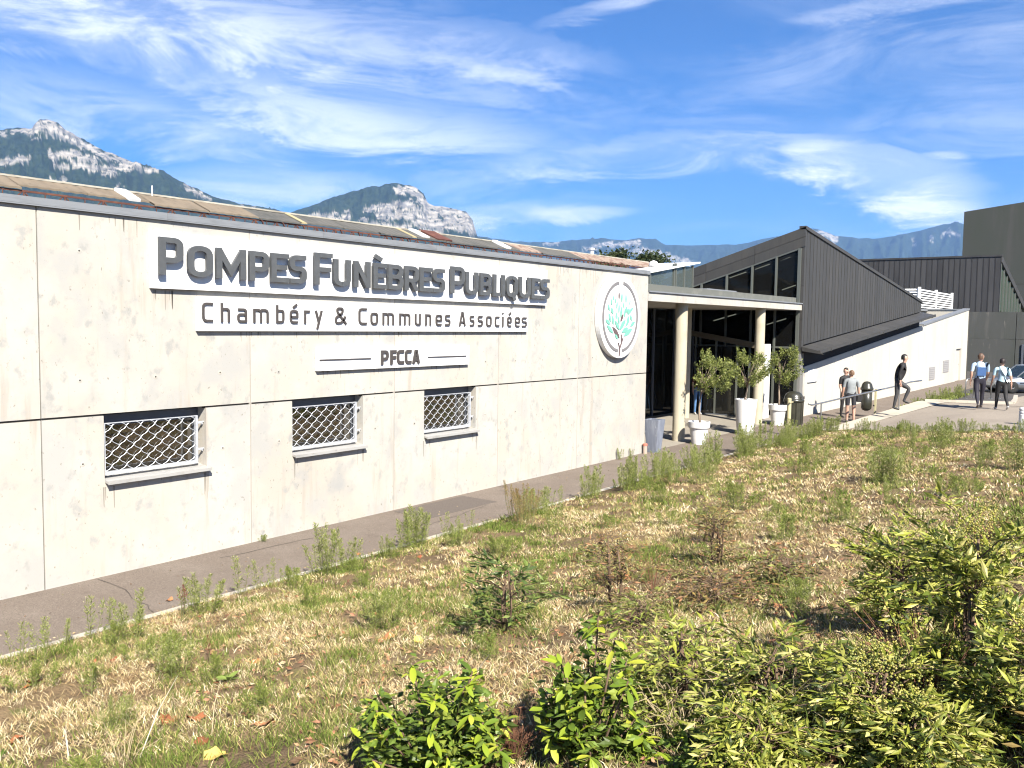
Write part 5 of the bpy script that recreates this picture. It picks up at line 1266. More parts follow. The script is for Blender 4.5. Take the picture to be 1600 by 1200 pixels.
for i, (k, x, y, sc) in enumerate(sorted([(4, 12.06, 4.9, 1.3), (2, 14.85, 3.46, 1.15), (0, 15.0, 3.6, 1.0), (4, 9.6, 3.3, 1.0), (4, 8.3, 6.4, .8), (4, 12.8, 6.5, 1.0), (4, 10.3, 6.0, .7), (4, 16.5, 5.4, 1.1), (2, 18.2, 5.6, .9), (4, 20.3, 6.6, 1.2), (4, 22.1, 6.2, 1.3), (2, 21.2, 3.9, 1.1), (4, 18.6, 2.6, 1.2), (2, 16.9, 1.9, 1.2), (4, 24.6, 5.5, 1.2), (4, 23.5, 4.2, 1.2), (4, 6.6, 6.9, .6), (4, 4.1, 6.6, .6), (4, 5.6, 5.6, .6), (4, 7.2, 5.0, .6), (4, 3.1, 6.9, .7), (4, 11.1, 3.1, .9), (4, 13.2, 2.2, 1.0)] + SEED, key=lambda q: q[1] ** 2 + q[2] ** 2)):
    weed(k, x, y, sc, nth(i) + ' nearest of the low leafy weed clumps standing in dry grass', BG)
for i in range(34):
    y = 8.3 - i * .19; x = bank_right(y) - .3 + random.uniform(-.5, .1)
    weed(random.choice([1, 2, 4, 4, 3]), x, y, random.uniform(.4, .8), nth(i) + ' from the handrail of the weeds along the forecourt edge', 'weeds at the forecourt edge')
for (x, y, sc, lab) in [(7.95, 10.40, .35, 'small green tuft growing at the wall foot below the window joint'), (18.3, 10.36, .5, 'dry pale tuft at the wall foot below the round sign'), (18.9, 10.38, .35, 'small dry tuft near the wall corner')]:
    weed(4 if x < 10 else 1, x, y, sc, lab, 'tufts at the wall foot')
for i, (x, y, sc) in enumerate([(41 + i * .45, 8.55 + .25 * math.sin(i * 2.3) - .07 * i, random.uniform(.5, .9)) for i in range(14)]):
    weed(random.choice([2, 4, 1]), x, max(y, 8.6) if False else y, sc, nth(i) + ' from the left of the rough weeds before the white building', 'weeds in the far strip')
# the far strip of rough grass
r_ = np.random.default_rng(3)
V, F, C = leafy(1500, lambda q: (Vector((q.uniform(36, 48), q.uniform(7.6, 8.5), 0)), Vector((q.normal() * .4, q.normal() * .4, 1))), .16, [(.20, .24, .05), (.27, .29, .08), (.15, .19, .04)], 3, .1)
o = to_obj('verge_grass', V, F, C, M['leaf']); o['kind'] = 'stuff'; o['label'] = 'strip of rough green grass before the white building'; o['category'] = 'grass'

# ---- shrubs in the foreground
def leaf_object_mesh(name, L_, w, col, fold=.25, curl=.2):
    V = []; F = []; n = 6
    for i in range(n + 1):
        f = i / n; ww = w * math.sin(math.pi * min(1, f ** 1.25 * .97 + .03)) ** .8 if i < n else .0005
        z = -curl * L_ * f * f
        V += [(L_ * f, -ww, z + fold * ww), (L_ * f, 0, z), (L_ * f, ww, z + fold * ww)]
    for i in range(n):
        a = 3 * i; F += [(a, a + 1, a + 4, a + 3), (a + 1, a + 2, a + 5, a + 4)]
    me = bpy.data.meshes.new(name); me.from_pydata(V, [], F)
    ca = me.color_attributes.new('Col', 'FLOAT_COLOR', 'POINT'); ca.data.foreach_set('color', np.array([(*col, 1)] * len(V), dtype=np.float32).ravel())
    me.materials.append(M['leaf_gloss']); me.polygons.foreach_set('use_smooth', [True] * len(me.polygons)); return me
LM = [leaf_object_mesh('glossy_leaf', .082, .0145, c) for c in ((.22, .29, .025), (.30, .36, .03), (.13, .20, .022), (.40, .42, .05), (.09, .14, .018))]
def whorl_shrub(label, base, tips, nl, seed, lsc=1.0, extra=600):
    r = random.Random(seed); b = Vector(base)
    t = thing('shrub', label, 'shrub', base, 0, 'glossy leaved shrubs in the foreground', local=True)
    S = MB()
    V = []; F = []; C = []
    cnt = 0
    for (dx, dy, dz) in tips:
        e = Vector((dx, dy, dz)); S.tube([(dx * .15, dy * .15, -.05), (dx * .55, dy * .55, dz * .45), e], [.009, .006, .004], 5)
        for k in range(nl):
            a = 2 * math.pi * k / nl + r.uniform(-.3, .3); tilt = r.uniform(-.85, .75); h = r.uniform(-.05, .0) 
            if cnt >= 300: break
            o = put('leaf', LM[r.choices(range(5), (4, 4, 2, 2, 1))[0]], t, loc=e + Vector((0, 0, h))); cnt += 1
            o.rotation_euler = (r.uniform(-.5, .5), -tilt, a); s = lsc * r.uniform(.75, 1.2); o.scale = (s, s, s)
    put('stems', S.mesh('shrub_stems', M['bark_dark'], True), t, loc=(0, 0, 0))
    T = [Vector(q) for q in tips]
    def fn(q):
        c = T[int(q.integers(len(T)))]; f = q.uniform(.35, .98)
        a = q.uniform(0, 6.283); return c * f + Vector((q.normal(), q.normal(), q.normal())) * .035, Vector((math.cos(a), math.sin(a), q.uniform(-.3, .8)))
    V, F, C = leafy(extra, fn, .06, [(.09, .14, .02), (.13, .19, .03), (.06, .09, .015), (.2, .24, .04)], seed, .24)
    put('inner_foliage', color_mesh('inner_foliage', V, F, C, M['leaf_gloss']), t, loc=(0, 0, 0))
    return t
def tipcloud(n, rx, ry, z0, z1, seed):
    r = random.Random(seed); out = []
    while len(out) < n:
        x, y = r.uniform(-1, 1), r.uniform(-1, 1)
        if x * x + y * y > 1: continue
        out.append((x * rx, y * ry, lerp(z1, z0, (x * x + y * y) ** .8) * r.uniform(.42, 1.12)))
    return out
whorl_shrub('bright green glossy shrub at the bottom edge, left one of the pair', (3.12, 2.74, 1.0), tipcloud(37, .38, .42, .26, .64, 4), 8, 21, 1.05, 2200)
whorl_shrub('taller bright green glossy shrub at the bottom edge, right one of the pair', (3.55, 2.16, 1.06), tipcloud(37, .24, .30, .28, .84, 9), 8, 22, 1.1, 1500)
whorl_shrub('small glossy shrub cut by the bottom left corner', (2.12, 5.42, .55), tipcloud(8, .12, .12, .1, .2, 5), 7, 23, 1.0, 100)
whorl_shrub('dark glossy shrub cut by the bottom edge between the pair and the berry bush', (3.72, 1.55, 1.13), tipcloud(26, .30, .30, .10, .30, 14), 8, 24, .9, 1400)

def nandina(label, base, canes, seed, hgt, spread, cols, nleaf, berries=0, cane_mat='bark_dark', lsize=.055, bcol=((.30, .28, .04), (.22, .24, .05), (.36, .32, .08)), cat='shrub'):
    """canes with compound leaves of narrow leaflets; berries in upright clusters"""
    r = random.Random(seed); t = thing('berry_shrub', label, cat, base, 0, 'lance leaved shrubs on the bank', local=True)
    S = MB(); rach = []
    tops = []
    for c in range(canes):
        a = r.uniform(0, 6.28); l = r.uniform(.0, .22) * spread; h = hgt * r.uniform(.7, 1.0); e = Vector((math.cos(a) * l, math.sin(a) * l, h)); b0 = Vector((math.cos(a) * .05, math.sin(a) * .05, -.04))
        m_ = (b0 + e) / 2 + Vector((r.uniform(-.03, .03), r.uniform(-.03, .03), 0)); S.tube([b0, m_, e], [.011, .009, .006], 6); tops.append(e)
        for k in range(12):
            f = r.uniform(.10, 1.0); p = b0.lerp(e, f) if f < .5 else m_.lerp(e, (f - .5) * 2); a2 = r.uniform(0, 6.28); ln = spread * r.uniform(.45, 1.0)
            q = p + Vector((math.cos(a2) * ln, math.sin(a2) * ln, r.uniform(-.05, .30) * hgt)); S.tube([p, (p + q) / 2 + Vector((0, 0, .04)), q], [.004, .003, .0015], 4, caps=False); rach.append((p, (p + q) / 2 + Vector((0, 0, .04)), q))
    put('canes', S.mesh('canes', M[cane_mat], True), t, loc=(0, 0, 0))
    def fn(q):
        p, m_, e = rach[int(q.integers(len(rach)))]; f = q.uniform(.3, 1.05); c = (p.lerp(m_, f * 2) if f < .5 else m_.lerp(e, (f - .5) * 2)); d = (e - p).normalized(); a = q.uniform(0, 6.283)
        return c + Vector((q.normal(), q.normal(), q.normal())) * .018, d * .8 + Vector((math.cos(a), math.sin(a), q.uniform(-.5, .6))) * .9
    V, F, C = leafy(nleaf, fn, lsize * 1.1, cols, seed, .125, .4); put('foliage', color_mesh('nandina_foliage', V, F, C, M['leaf']), t, loc=(0, 0, 0))
    if berries:
        V = []; F = []; C = []; q = np.random.default_rng(seed)
        cl = [e + Vector((0, 0, .03)) for e in tops] + [Vector((q.normal() * spread * .35, q.normal() * spread * .35, hgt * q.uniform(.3, .9))) for _ in range(6)]
        for i in range(berries):
            c = cl[int(q.integers(len(cl)))]; v = Vector((q.normal(), q.normal(), q.normal() * 1.5)) * .045; p = c + v + Vector((0, 0, .05)); s = .0065 * q.uniform(.8, 1.2); o = len(V)
            V += [p + Vector(w) * s for w in ((1, 0, 0), (-1, 0, 0), (0, 1, 0), (0, -1, 0), (0, 0, 1), (0, 0, -1))]; F += [tuple(j + o for j in g_) for g_ in ((0, 2, 4), (2, 1, 4), (1, 3, 4), (3, 0, 4), (2, 0, 5), (1, 2, 5), (3, 1, 5), (0, 3, 5))]
            cc = bcol[int(q.integers(3))]; C += [(*cc, 1)] * 6
        put('berries', color_mesh('berries', V, F, C, M['leaf_gloss']), t, loc=(0, 0, 0))['kind'] = 'stuff'
    return t
DG = [(.12, .155, .022), (.21, .24, .033), (.06, .085, .016), (.31, .33, .05), (.42, .41, .09), (.50, .46, .16)]
nandina('large dark green berry bush with pale yellow berries, behind the tall cane', (5.95, 1.32, 1.20), 5, 31, .70, .36, DG, 2300, 260, lsize=.07)
nandina('large leafy berry bush with a tall brown cane at the right edge', (4.75, .72, 1.32), 5, 32, .95, .40, DG, 2900, 900, lsize=.07)
nandina('berry bush cut by the bottom right corner', (4.35, .42, 1.36), 5, 33, .55, .36, DG, 2600, 700, lsize=.066)
nandina('low berry bush at the bottom edge right of centre', (4.15, .98, 1.27), 6, 34, .40, .44, DG + [(.3, .3, .06)], 2600, 500, lsize=.066)
nandina('young green sapling with upright leaves in the middle of the bank', (5.42, 4.02, .76), 3, 35, .58, .42, [(.10, .15, .03), (.15, .20, .045), (.07, .11, .03), (.2, .24, .07)], 520, 0, lsize=.09)
RD = [(.20, .13, .05), (.16, .14, .045), (.27, .19, .06), (.12, .13, .04), (.30, .16, .08), (.22, .22, .07)]
nandina('thin bronze leaved sapling with brown seed heads right of the green sapling', (6.25, 3.55, .86), 3, 36, .60, .36, RD, 480, 260, bcol=((.25, .15, .04), (.20, .13, .05), (.30, .2, .07)), lsize=.06)
nandina('bronze leaved seedy sapling in the middle distance of the bank', (8.15, 3.5, .84), 4, 37, .50, .36, RD, 480, 420, bcol=((.25, .17, .04), (.20, .15, .05), (.30, .22, .07)), lsize=.06)
nandina('low bronze trailing shrub in front of the seedy sapling', (6.6, 2.85, .95), 6, 38, .22, .62, RD, 1100, 0, lsize=.06)
nandina('yellow green trailing shrub right of the glossy pair', (4.25, 2.02, 1.10), 7, 39, .48, .44, [(.32, .34, .05), (.24, .28, .05), (.15, .18, .04), (.40, .40, .10)], 1700, 0, lsize=.062)
nandina('low tangled green shrub at the bottom edge between the yellow shrub and berry bushes', (4.3, 1.5, 1.20), 8, 40, .36, .48, DG + [(.28, .29, .07)], 2500, 0, lsize=.066)
nandina('yellowish bush tip above the berry bush at the right edge', (6.6, .95, 1.3), 3, 41, .6, .26, RD, 600, 300, lsize=.05, bcol=((.3, .22, .05), (.26, .18, .06), (.34, .26, .08)))
nandina('lowest leafy shrub cut by the bottom edge left of the berry bushes', (3.62, 1.32, 1.22), 7, 51, .26, .36, DG + [(.3, .31, .06)], 3000, 0, lsize=.06)
nandina('lowest leafy shrub cut by the bottom edge under the berry bushes', (3.95, .78, 1.31), 7, 52, .26, .36, DG, 3000, 200, lsize=.06)
nandina('reddish leafy shrub in the bottom right corner', (4.25, .18, 1.42), 6, 53, .30, .34, DG[:4] + RD[:3], 2600, 100, lsize=.06)
GY = [(.16, .19, .04), (.23, .25, .06), (.30, .28, .08), (.11, .13, .03)]
nandina('straggly green sapling behind the bronze ones', (9.3, 4.1, .76), 3, 54, .40, .34, GY, 380, 60, lsize=.06)
nandina('straggly rusty sapling left of the seedy one', (7.2, 4.1, .78), 3, 55, .42, .34, RD, 360, 120, lsize=.06, bcol=((.25, .15, .04), (.20, .13, .05), (.30, .2, .07)))
nandina('low straggly green plant before the bronze saplings', (5.75, 3.05, .92), 4, 56, .24, .40, GY, 520, 0, lsize=.06)
nandina('rusty trailing plant right of the bronze trailing shrub', (7.5, 2.6, 1.0), 4, 57, .20, .46, RD + GY, 600, 0, lsize=.055)
# dead reddish twiggy bush between the glossy pair, dry stalks
def twig_bush(label, base, n, h, sp, m, seed, rad=.0018, arch=.0):
    r = random.Random(seed); t = thing('dry_twigs', label, 'twigs', base, 0, None, local=True); S = MB()
    for i in range(n):
        a = r.uniform(0, 6.28); l = sp * r.uniform(.2, 1); hh = h * r.uniform(.4, 1); e = Vector((math.cos(a) * l, math.sin(a) * l, hh)); b0 = Vector((math.cos(a) * l * .15, math.sin(a) * l * .15, -.02)); mid = (b0 + e) / 2 + Vector((0, 0, arch * l + .02))
        S.tube([b0, mid, e], [rad * 1.3, rad, rad * .5], 4, caps=False)
        for k in range(4):
            f = r.uniform(.4, 1); p = b0.lerp(e, f); q = p + Vector((r.uniform(-.06, .06), r.uniform(-.06, .06), r.uniform(0, .07))); S.tube([p, q], [rad * .7, rad * .3], 3, caps=False)
    put('stalks', S.mesh('dry_stalks', m), t, loc=(0, 0, 0))
M['twig_red'] = mat('red_brown_twig', (.17, .075, .04), .9); M['twig_pale'] = mat('pale_dry_stalk', (.46, .37, .22), .9); M['twig_white'] = mat('bleached_stalk', (.60, .54, .42), .9)
twig_bush('dead red brown twiggy bush between the two glossy shrubs', (3.42, 2.50, 1.04), 60, .22, .14, M['twig_red'], 3)
twig_bush('tangle of pale dry stalks over the yellow green shrub', (4.05, 1.92, 1.15), 26, .30, .42, M['twig_pale'], 4, .0022, .25)
twig_bush('long arching dry stalks over the low shrubs at the bottom edge', (4.1, 1.45, 1.2), 22, .42, .5, M['twig_pale'], 15, .0024, .3)
twig_bush('red brown twigs showing through the berry bushes', (4.6, .85, 1.3), 30, .6, .4, M['twig_red'], 16, .003, .2)
twig_bush('dry brown stalks in the middle of the bank', (7.0, 3.6, .85), 16, .4, .3, M['twig_red'], 17, .002, .1)
twig_bush('tangle of pale dry stalks at the bottom edge', (3.85, 1.75, 1.15), 18, .22, .36, M['twig_pale'], 5, .002, .2)
twig_bush('pale dry stalks at the bottom left of the bank', (2.55, 4.6, .68), 12, .26, .22, M['twig_pale'], 6, .002, .05)
for (x0, y0, z0, x1, y1, z1, lab) in [(2.62, 4.55, .72, 3.05, 4.85, .98, 'long bleached stalk leaning across the grass at bottom left'), (2.42, 4.95, .65, 2.5, 5.15, .78, 'short bleached stalk near the bottom left corner'), (3.35, 2.95, 1.02, 4.55, 3.55, .98, 'pale brown branch lying behind the glossy shrub'), (2.95, 4.35, .78, 3.12, 4.5, 1.02, 'thin dry stalk rising at bottom left')]:
    t = thing('dry_stalk', lab, 'stalk', (x0, y0, z0)); p = MB(); a = Vector((x0, y0, z0)); e = Vector((x1, y1, z1)); p.tube([a, a.lerp(e, .5) + Vector((0, .02, .015)), e], [.0038 if 'branch' not in lab else .011, .003 if 'branch' not in lab else .010, .0015], 6); p.build('stem', M['twig_white'] if 'bleached' in lab else M['twig_pale'], t, smooth=True)
# broad-leaved dock plant
t = thing('dock_plant', 'small broad leaved green plant in the dry grass at left', 'plant', (3.78, 5.36, .57), 0, None, local=True)
DL = leaf_object_mesh('dock_leaf', .10, .022, (.20, .26, .06), .3, .25)
for k in range(6):
    o = put('leaf', DL, t, loc=(0, 0, .01)); o.rotation_euler = (random.uniform(-.3, .3), -random.uniform(.3, .9), k * 1.05)
# dark red dock stalk further up
weed(6, 4.08, 5.97, .7, 'single dark red seed stalk standing in the grass at left', BG)
# fallen leaves
FM = []
for j, c in enumerate([(.26, .10, .045), (.33, .15, .07), (.42, .24, .10), (.20, .07, .035), (.52, .36, .10)]):
    r = random.Random(j + 50); V = [(0, 0, .012)]; n = 14
    for i in range(n):
        a = 2 * math.pi * i / n; rr_ = .055 * (1 + .45 * (i % 2) * r.uniform(.3, 1) - .15 * r.random()); V.append((rr_ * 1.25 * math.cos(a), rr_ * math.sin(a), .02 * math.sin(a * 2 + j) + .018 * r.random()))
    FM.append(color_mesh('fallen_leaf', V, [(0, 1 + i, 1 + (i + 1) % n) for i in range(n)], [(*c, 1)] * len(V), M['straw']))
def gpt(u, v):
    d = _fw + _R * ((u - 800) / FPX) - _U * ((v - 600) / FPX); t_ = 2.0
    while t_ < 60:
        p = Vector((0, 0, CAM_H)) + d * t_
        if p.z <= bank_h(p.x, p.y): return p
        t_ += .01
    return p
FL = [(55, 1072, 1.0, 3), (45, 1080, .7, 0), (265, 931, .7, 1), (305, 1128, .9, 0), (415, 1137, 1.0, 1), (262, 1126, .9, 0), (600, 1003, .9, 1), (612, 1000, .7, 2), (655, 1004, .7, 4), (145, 1040, .5, 0), (178, 1036, .5, 3), (335, 1185, 1.0, 4), (318, 1165, .7, 3), (25, 1155, .8, 0), (398, 1035, .6, 1), (505, 895, .6, 1), (535, 893, .6, 0), (655, 873, .6, 3), (740, 1085, .8, 0), (745, 1110, .8, 2), (1345, 787, .6, 2), (1355, 785, .6, 1), (1010, 830, .5, 1), (1205, 958, .8, 0), (1235, 962, .8, 1), (1265, 975, 1.0, 1), (1240, 985, .8, 3), (1220, 950, .8, 1), (1180, 940, .7, 3), (980, 905, .7, 1), (1505, 765, .6, 2), (450, 940, .5, 4), (575, 1115, .5, 4), (1208, 868, .5, 4), (1212, 880, .5, 4), (560, 860, .5, 1)]
LC = ['rust brown', 'orange brown', 'tan', 'dark red brown', 'yellow']
for i, (u, v, s, k) in enumerate(sorted(FL)):
    p = gpt(u, v); o = put('fallen_leaf', FM[k], None, loc=(p.x, p.y, (bank_z(p.x, p.y) if p.y < 8.45 else 0) + .012)); o.scale = (s * .9,) * 3; o.rotation_euler = (random.uniform(-.5, .5), random.uniform(-.5, .5), random.uniform(0, 6.28))
    tag(o, LC[k] + ' fallen leaf on the grass, ' + nth(i) + ' from the left', 'leaf', 'fallen leaves on the bank')

# leaf litter and bits of straw lying flat between the tufts
def lit_fn(q):
    while True:
        d = q.uniform(1.5, 24) if q.uniform() < .45 else q.uniform(1.5, 9); a = math.radians(q.uniform(4, 70)); x, y = d * math.cos(a) + 1.5, d * math.sin(a)
        if y < 8.3 and x < bank_right(y) - .2: break
    an = q.uniform(0, 6.283); return Vector((x, y, bank_z(x, y) + q.uniform(.005, .03))), Vector((math.cos(an), math.sin(an), q.uniform(-.2, .5)))
V, F, C = leafy(5200, lit_fn, .05, [(.24, .12, .06), (.17, .085, .05), (.33, .2, .11), (.42, .33, .2), (.12, .075, .045), (.30, .15, .09)], 77, .24)
def lit_path(q):
    x = q.uniform(-2, 27); y = 8.58 + abs(q.normal()) * .16 if q.uniform() < .75 else q.uniform(8.6, 10.4); an = q.uniform(0, 6.283)
    return Vector((x, y, .006)), Vector((math.cos(an), math.sin(an), q.uniform(0, .35)))
v2, f2, c2 = leafy(1500, lit_path, .03, [(.24, .14, .07), (.42, .33, .2), (.33, .24, .13), (.16, .10, .06), (.2, .2, .08)], 78, .2)
n0 = len(V); V += v2; F += [tuple(i + n0 for i in f) for f in f2]; C += c2
o = to_obj('leaf_litter', V, F, C, M['straw']); o['kind'] = 'stuff'; o['label'] = 'scattered brown leaf litter between the grass tufts'; o['category'] = 'leaf litter'

# ---- dark evergreen trees far behind the shed
def far_tree(label, x, y, h, rad, seed):
    t = thing('evergreen_tree', label, 'tree', (x, y, 0), 0, 'trees behind the shed', local=True); r = random.Random(seed)
    p = MB(); p.tube([(0, 0, 0), (.1, 0, h * .5), (0, .1, h * .95)], [.28, .2, .05], 8)
    for k in range(12):
        a = r.uniform(0, 6.28); z = h * r.uniform(.35, .85); p.tube([(0, 0, z), (math.cos(a) * rad * .7, math.sin(a) * rad * .7, z + .8)], [.08, .02], 5)
    put('trunk', p.mesh('tree_trunk', M['bark_dark']), t, loc=(0, 0, 0))
    cl = [Vector((r.gauss(0, .45) * rad, r.gauss(0, .45) * rad, h * r.uniform(.4, 1.0))) for _ in range(60)]
    V, F, C = leafy(6500, lambda q: (cl[int(q.integers(len(cl)))] + Vector((q.normal(), q.normal(), q.normal() * .6)) * .45, Vector((q.normal(), q.normal(), q.normal() * .5 + .3))), .34, [(.035, .055, .018), (.05, .07, .022), (.028, .042, .015), (.075, .09, .028)], seed, .3)
    put('crown', color_mesh('tree_crown', V, F, C, M['leaf']), t, loc=(0, 0, 0))
far_tree('dark evergreen treetop above the shed roof, left of the two', 68.7, 40, 9.7, 1.1, 5)
far_tree('dark evergreen treetop above the shed roof, right of the two', 75.6, 40, 9.9, 1.2, 6)
# ================================================================== MOUNTAINS
def vnoise(x, y, seed=0):
    xi = np.floor(x).astype(np.int64); yi = np.floor(y).astype(np.int64); xf = x - xi; yf = y - yi
    def hsh(a, b):
        n = (a * 374761393 + b * 668265263 + seed * 1442695041) & 0x7fffffff; n = (n ^ (n >> 13)) * 1274126177 & 0x7fffffff
        return ((n ^ (n >> 16)) & 0xffff) / 65535.0
    u = xf * xf * (3 - 2 * xf); v = yf * yf * (3 - 2 * yf)
    return (hsh(xi, yi) * (1 - u) + hsh(xi + 1, yi) * u) * (1 - v) + (hsh(xi, yi + 1) * (1 - u) + hsh(xi + 1, yi + 1) * u) * v
def fbm(x, y, o=5, seed=0, ridged=False):
    s = 0; a = .5; f = 1.0
    for k in range(o):
        n = vnoise(x * f, y * f, seed + k); n = 1 - abs(2 * n - 1) if ridged else n
        s = s + a * n; a *= .5; f *= 2.03
    return s
def mountain(name, sil, dist, width, rocks, seed, step=1.6, nt=90, label=None, rough=1.0):
    su = np.array([p[0] for p in sil], float); sv = np.array([p[1] for p in sil], float)
    us = np.arange(su[0], su[-1], step); vsil = np.interp(us, su, sv)
    vsil = vsil + (fbm(us / 11, us * 0 + seed, 4, seed) - .47) * 5 * rough
    fw = np.array(_fw); R = np.array(_R); U = np.array(_U)
    d = fw[None] + R[None] * ((us - 800) / FPX)[:, None] - U[None] * ((vsil - 600) / FPX)[:, None]
    hl = np.hypot(d[:, 0], d[:, 1]); az = d[:, :2] / hl[:, None]; zr = CAM_H + d[:, 2] / hl * dist
    t = np.concatenate([np.linspace(-.35, -.02, 6), np.linspace(0, 1, nt) ** 1.25])
    T, I = np.meshgrid(t, np.arange(len(us)), indexing='ij'); ZR = zr[I]; Uu = us[I]
    prof = np.where(T < 0, 1 + T * 1.6, (1 - T) ** 1.15)
    px_ = Uu / 60.0 * dist / 6000; py_ = T * 7
    gul = fbm(px_ * 1.3, py_ * .5, 5, seed + 9, True) - .5
    lump = fbm(px_ * 3, py_ * 2.0, 5, seed + 3) - .48
    amp = np.clip(np.where(T < 0, 0, T) / .10, 0, 1)
    Z = ZR * prof + ZR * (.22 * gul + .10 * lump) * amp
    Dd = dist - width * np.where(T < 0, T * .9, T) + amp * width * (.05 * gul)
    # cliff steps: pull the face forward under rock bands
    X = az[:, 0][I] * Dd; Y = az[:, 1][I] * Dd
    def project(X, Y, Z):
        q = np.stack([X, Y, Z - CAM_H], -1); w = q @ fw
        return 800 + FPX * (q @ R) / w, 600 - FPX * (q @ U) / w
    pu, pv_ = project(X, Y, Z)
    rock = np.zeros_like(Z)
    wu = (fbm(pu / 9, pv_ / 5, 4, seed + 21) - .48) * 16; wv = (fbm(pu / 7 + 9, pv_ / 5, 4, seed + 31) - .48) * 13
    for pts, w, st in rocks:
        best = np.full(Z.shape, 1e9)
        for (a, b_) in zip(pts, pts[1:]):
            ax, ay = a; bx, by = b_; dx, dy = bx - ax, by - ay; L2 = dx * dx + dy * dy
            tt = np.clip(((pu + wu - ax) * dx + (pv_ + wv - ay) * dy) / L2, 0, 1)
            best = np.minimum(best, np.hypot(pu + wu - ax - tt * dx, pv_ + wv - ay - tt * dy))
        rock = np.maximum(rock, st * np.clip((w - best) / (w * .35) + .3, 0, 1))
    grain = fbm(pu / 5.0, pv_ / 2.2, 4, seed + 41)
    rock = np.clip(rock * 1.25 - np.clip((.45 - grain) * 6, 0, 1.1), 0, 1); rock = np.clip((rock - .35) / .3, 0, 1)
    V = np.stack([X, Y, Z], -1).reshape(-1, 3); n0, n1 = Z.shape
    a = (np.arange(n0 - 1)[:, None] * n1 + np.arange(n1 - 1)[None]).ravel(); quads = np.stack([a, a + n1, a + n1 + 1, a + 1], -1)
    me = bpy.data.meshes.new(name); me.from_pydata(V.tolist(), [], quads.tolist())
    ca = me.attributes.new('rock', 'FLOAT', 'POINT'); ca.data.foreach_set('value', rock.ravel().astype(np.float32))
    me.materials.append(M['mountain']); me.polygons.foreach_set('use_smooth', [True] * len(me.polygons))
    return struct(put(name, me))
def mountain_mat():
    m = bpy.data.materials.new('forest_and_limestone'); m.use_nodes = True; nt = m.node_tree; N = nt.nodes; L = nt.links; bs = N['Principled BSDF']; bs.inputs['Roughness'].default_value = .95; bs.inputs['Specular IOR Level'].default_value = .1
    tc = N.new('ShaderNodeTexCoord'); at = N.new('ShaderNodeAttribute'); at.attribute_name = 'rock'
    def nz(sc, d, st=(1, 1, 1)):
        mp = N.new('ShaderNodeMapping'); mp.inputs['Scale'].default_value = st; L.new(tc.outputs['Object'], mp.inputs[0])
        t = N.new('ShaderNodeTexNoise'); t.inputs['Scale'].default_value = sc; t.inputs['Detail'].default_value = d; L.new(mp.outputs[0], t.inputs['Vector']); return t.outputs['Fac']
    def mixc(f, a, b_):
        x = N.new('ShaderNodeMix'); x.data_type = 'RGBA'; L.new(f, x.inputs['Factor'])
        for i, v in ((6, a), (7, b_)):
            if isinstance(v, tuple): x.inputs[i].default_value = (*v, 1)
            else: L.new(v, x.inputs[i])
        return x.outputs[2]
    def rmp(v, a, b_):
        r = N.new('ShaderNodeMapRange'); r.inputs['From Min'].default_value = a; r.inputs['From Max'].default_value = b_; L.new(v, r.inputs['Value']); return r.outputs[0]
    forest = mixc(rmp(nz(.03, 8), .42, .60), (.009, .018, .011), (.022, .034, .016)); rockc = mixc(rmp(nz(.010, 7, (1, 1, 3.2)), .40, .60), (.30, .275, .24), (.13, .125, .118))
    L.new(mixc(at.outputs['Fac'], forest, rockc), bs.inputs['Base Color']); return m
M['mountain'] = mountain_mat()
S1 = [(-260, 260), (-150, 232), (-60, 217), (0, 204), (30, 200), (50, 201), (53, 195), (62, 187), (75, 188), (90, 192), (105, 205), (125, 215), (150, 230), (180, 242), (205, 252), (235, 260), (258, 268), (280, 283), (310, 296), (340, 309), (370, 317), (400, 321), (430, 327), (470, 340), (540, 370)]
R1 = [([(52, 200), (70, 195), (95, 207), (110, 214)], 11, 1), ([(105, 212), (130, 226), (160, 241), (185, 249), (215, 257)], 6, 1), ([(-100, 250), (0, 252), (20, 250), (42, 248)], 5, 1), ([(80, 243), (105, 240), (130, 245), (150, 250)], 7, 1), ([(115, 256), (150, 262), (190, 262), (245, 266)], 5, .9), ([(160, 270), (182, 272)], 4, .8), ([(85, 258), (130, 262)], 3, .8), ([(-80, 210), (0, 208), (40, 203)], 4, .9), ([(180, 290), (192, 288)], 3, .8), ([(80, 281), (110, 286)], 3, .7), ([(285, 290), (330, 312)], 4, .7), ([(375, 322), (400, 325)], 3, .6), ([(50, 216), (72, 212)], 3, .9)]
mountain('mountain', S1, 6000, 2600, R1, 3)
S2 = [(405, 350), (455, 331), (500, 316), (540, 302), (580, 292), (605, 288), (625, 287), (650, 293), (662, 303), (668, 317), (672, 320), (690, 321), (705, 325), (728, 330), (738, 343), (742, 357), (746, 369), (780, 380), (850, 395)]
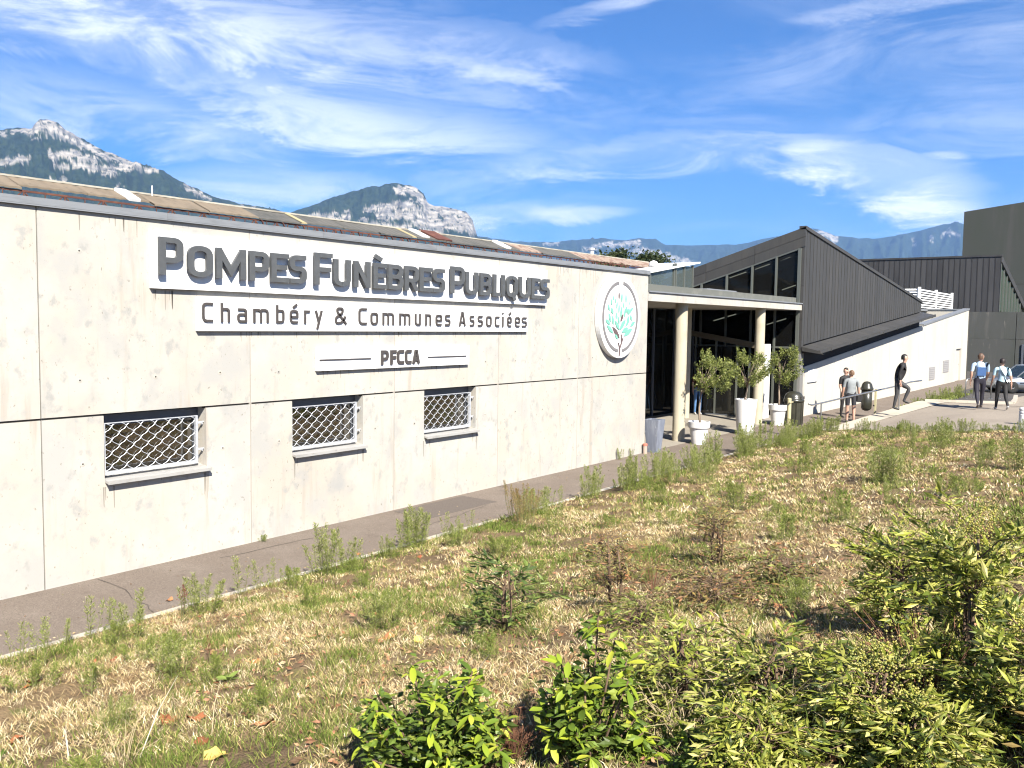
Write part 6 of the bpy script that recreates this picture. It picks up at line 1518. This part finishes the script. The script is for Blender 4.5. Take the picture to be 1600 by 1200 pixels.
R2 = [([(600, 332), (640, 327), (660, 342), (680, 354)], 15, 1), ([(620, 296), (650, 301), (665, 318)], 7, 1), ([(575, 328), (620, 319)], 6, .9), ([(485, 340), (545, 336)], 6, .8), ([(676, 328), (700, 332), (728, 345), (740, 356)], 14, 1), ([(690, 350), (738, 356)], 8, 1), ([(580, 352), (640, 357)], 6, .9), ([(560, 345), (575, 342)], 4, .7)]
mountain('mountain', S2, 6600, 2400, R2, 8, 1.2)
S3 = [(640, 388), (700, 378), (745, 370), (770, 372), (800, 377), (850, 378), (880, 377), (920, 374), (940, 372), (970, 376), (1000, 372), (1025, 374), (1040, 382), (1080, 384), (1130, 382), (1150, 383), (1200, 372), (1240, 366), (1263, 356), (1285, 360), (1305, 369), (1340, 372), (1375, 372), (1410, 366), (1440, 360), (1470, 351), (1490, 348), (1510, 350), (1560, 345), (1650, 340), (1850, 355)]
R3 = [([(850, 380), (872, 382)], 3, .8), ([(915, 387), (960, 382), (1000, 380)], 4, .8), ([(960, 396), (1010, 391), (1050, 402)], 5, .8), ([(1040, 400), (1075, 410)], 5, .8), ([(1262, 362), (1290, 366), (1305, 373)], 5, .9), ([(1473, 368), (1482, 361), (1495, 368)], 4, .8), ([(1425, 374), (1428, 381)], 2.5, .6), ([(1453, 370), (1456, 374)], 3, .6), ([(760, 376), (775, 378)], 2, .6)]
mountain('mountain_range', S3, 13000, 4200, R3, 15, 2.2, 80, rough=.7)

# ================================================================== HAZE
b = MB(); b.box((-16800, -16800, -1.6), (17600, 17600, 1750))
hz = b.build('haze', None) if False else None
m = bpy.data.materials.new('valley_haze'); m.use_nodes = True; nt = m.node_tree; nt.nodes.remove(nt.nodes['Principled BSDF'])
pv = nt.nodes.new('ShaderNodeVolumePrincipled'); pv.inputs['Color'].default_value = (.30, .54, 1.0, 1); pv.inputs['Density'].default_value = 4.8e-5; pv.inputs['Anisotropy'].default_value = 0.1
nt.links.new(pv.outputs[0], nt.nodes['Material Output'].inputs['Volume'])
hz = b.build('haze', m); hz['kind'] = 'stuff'
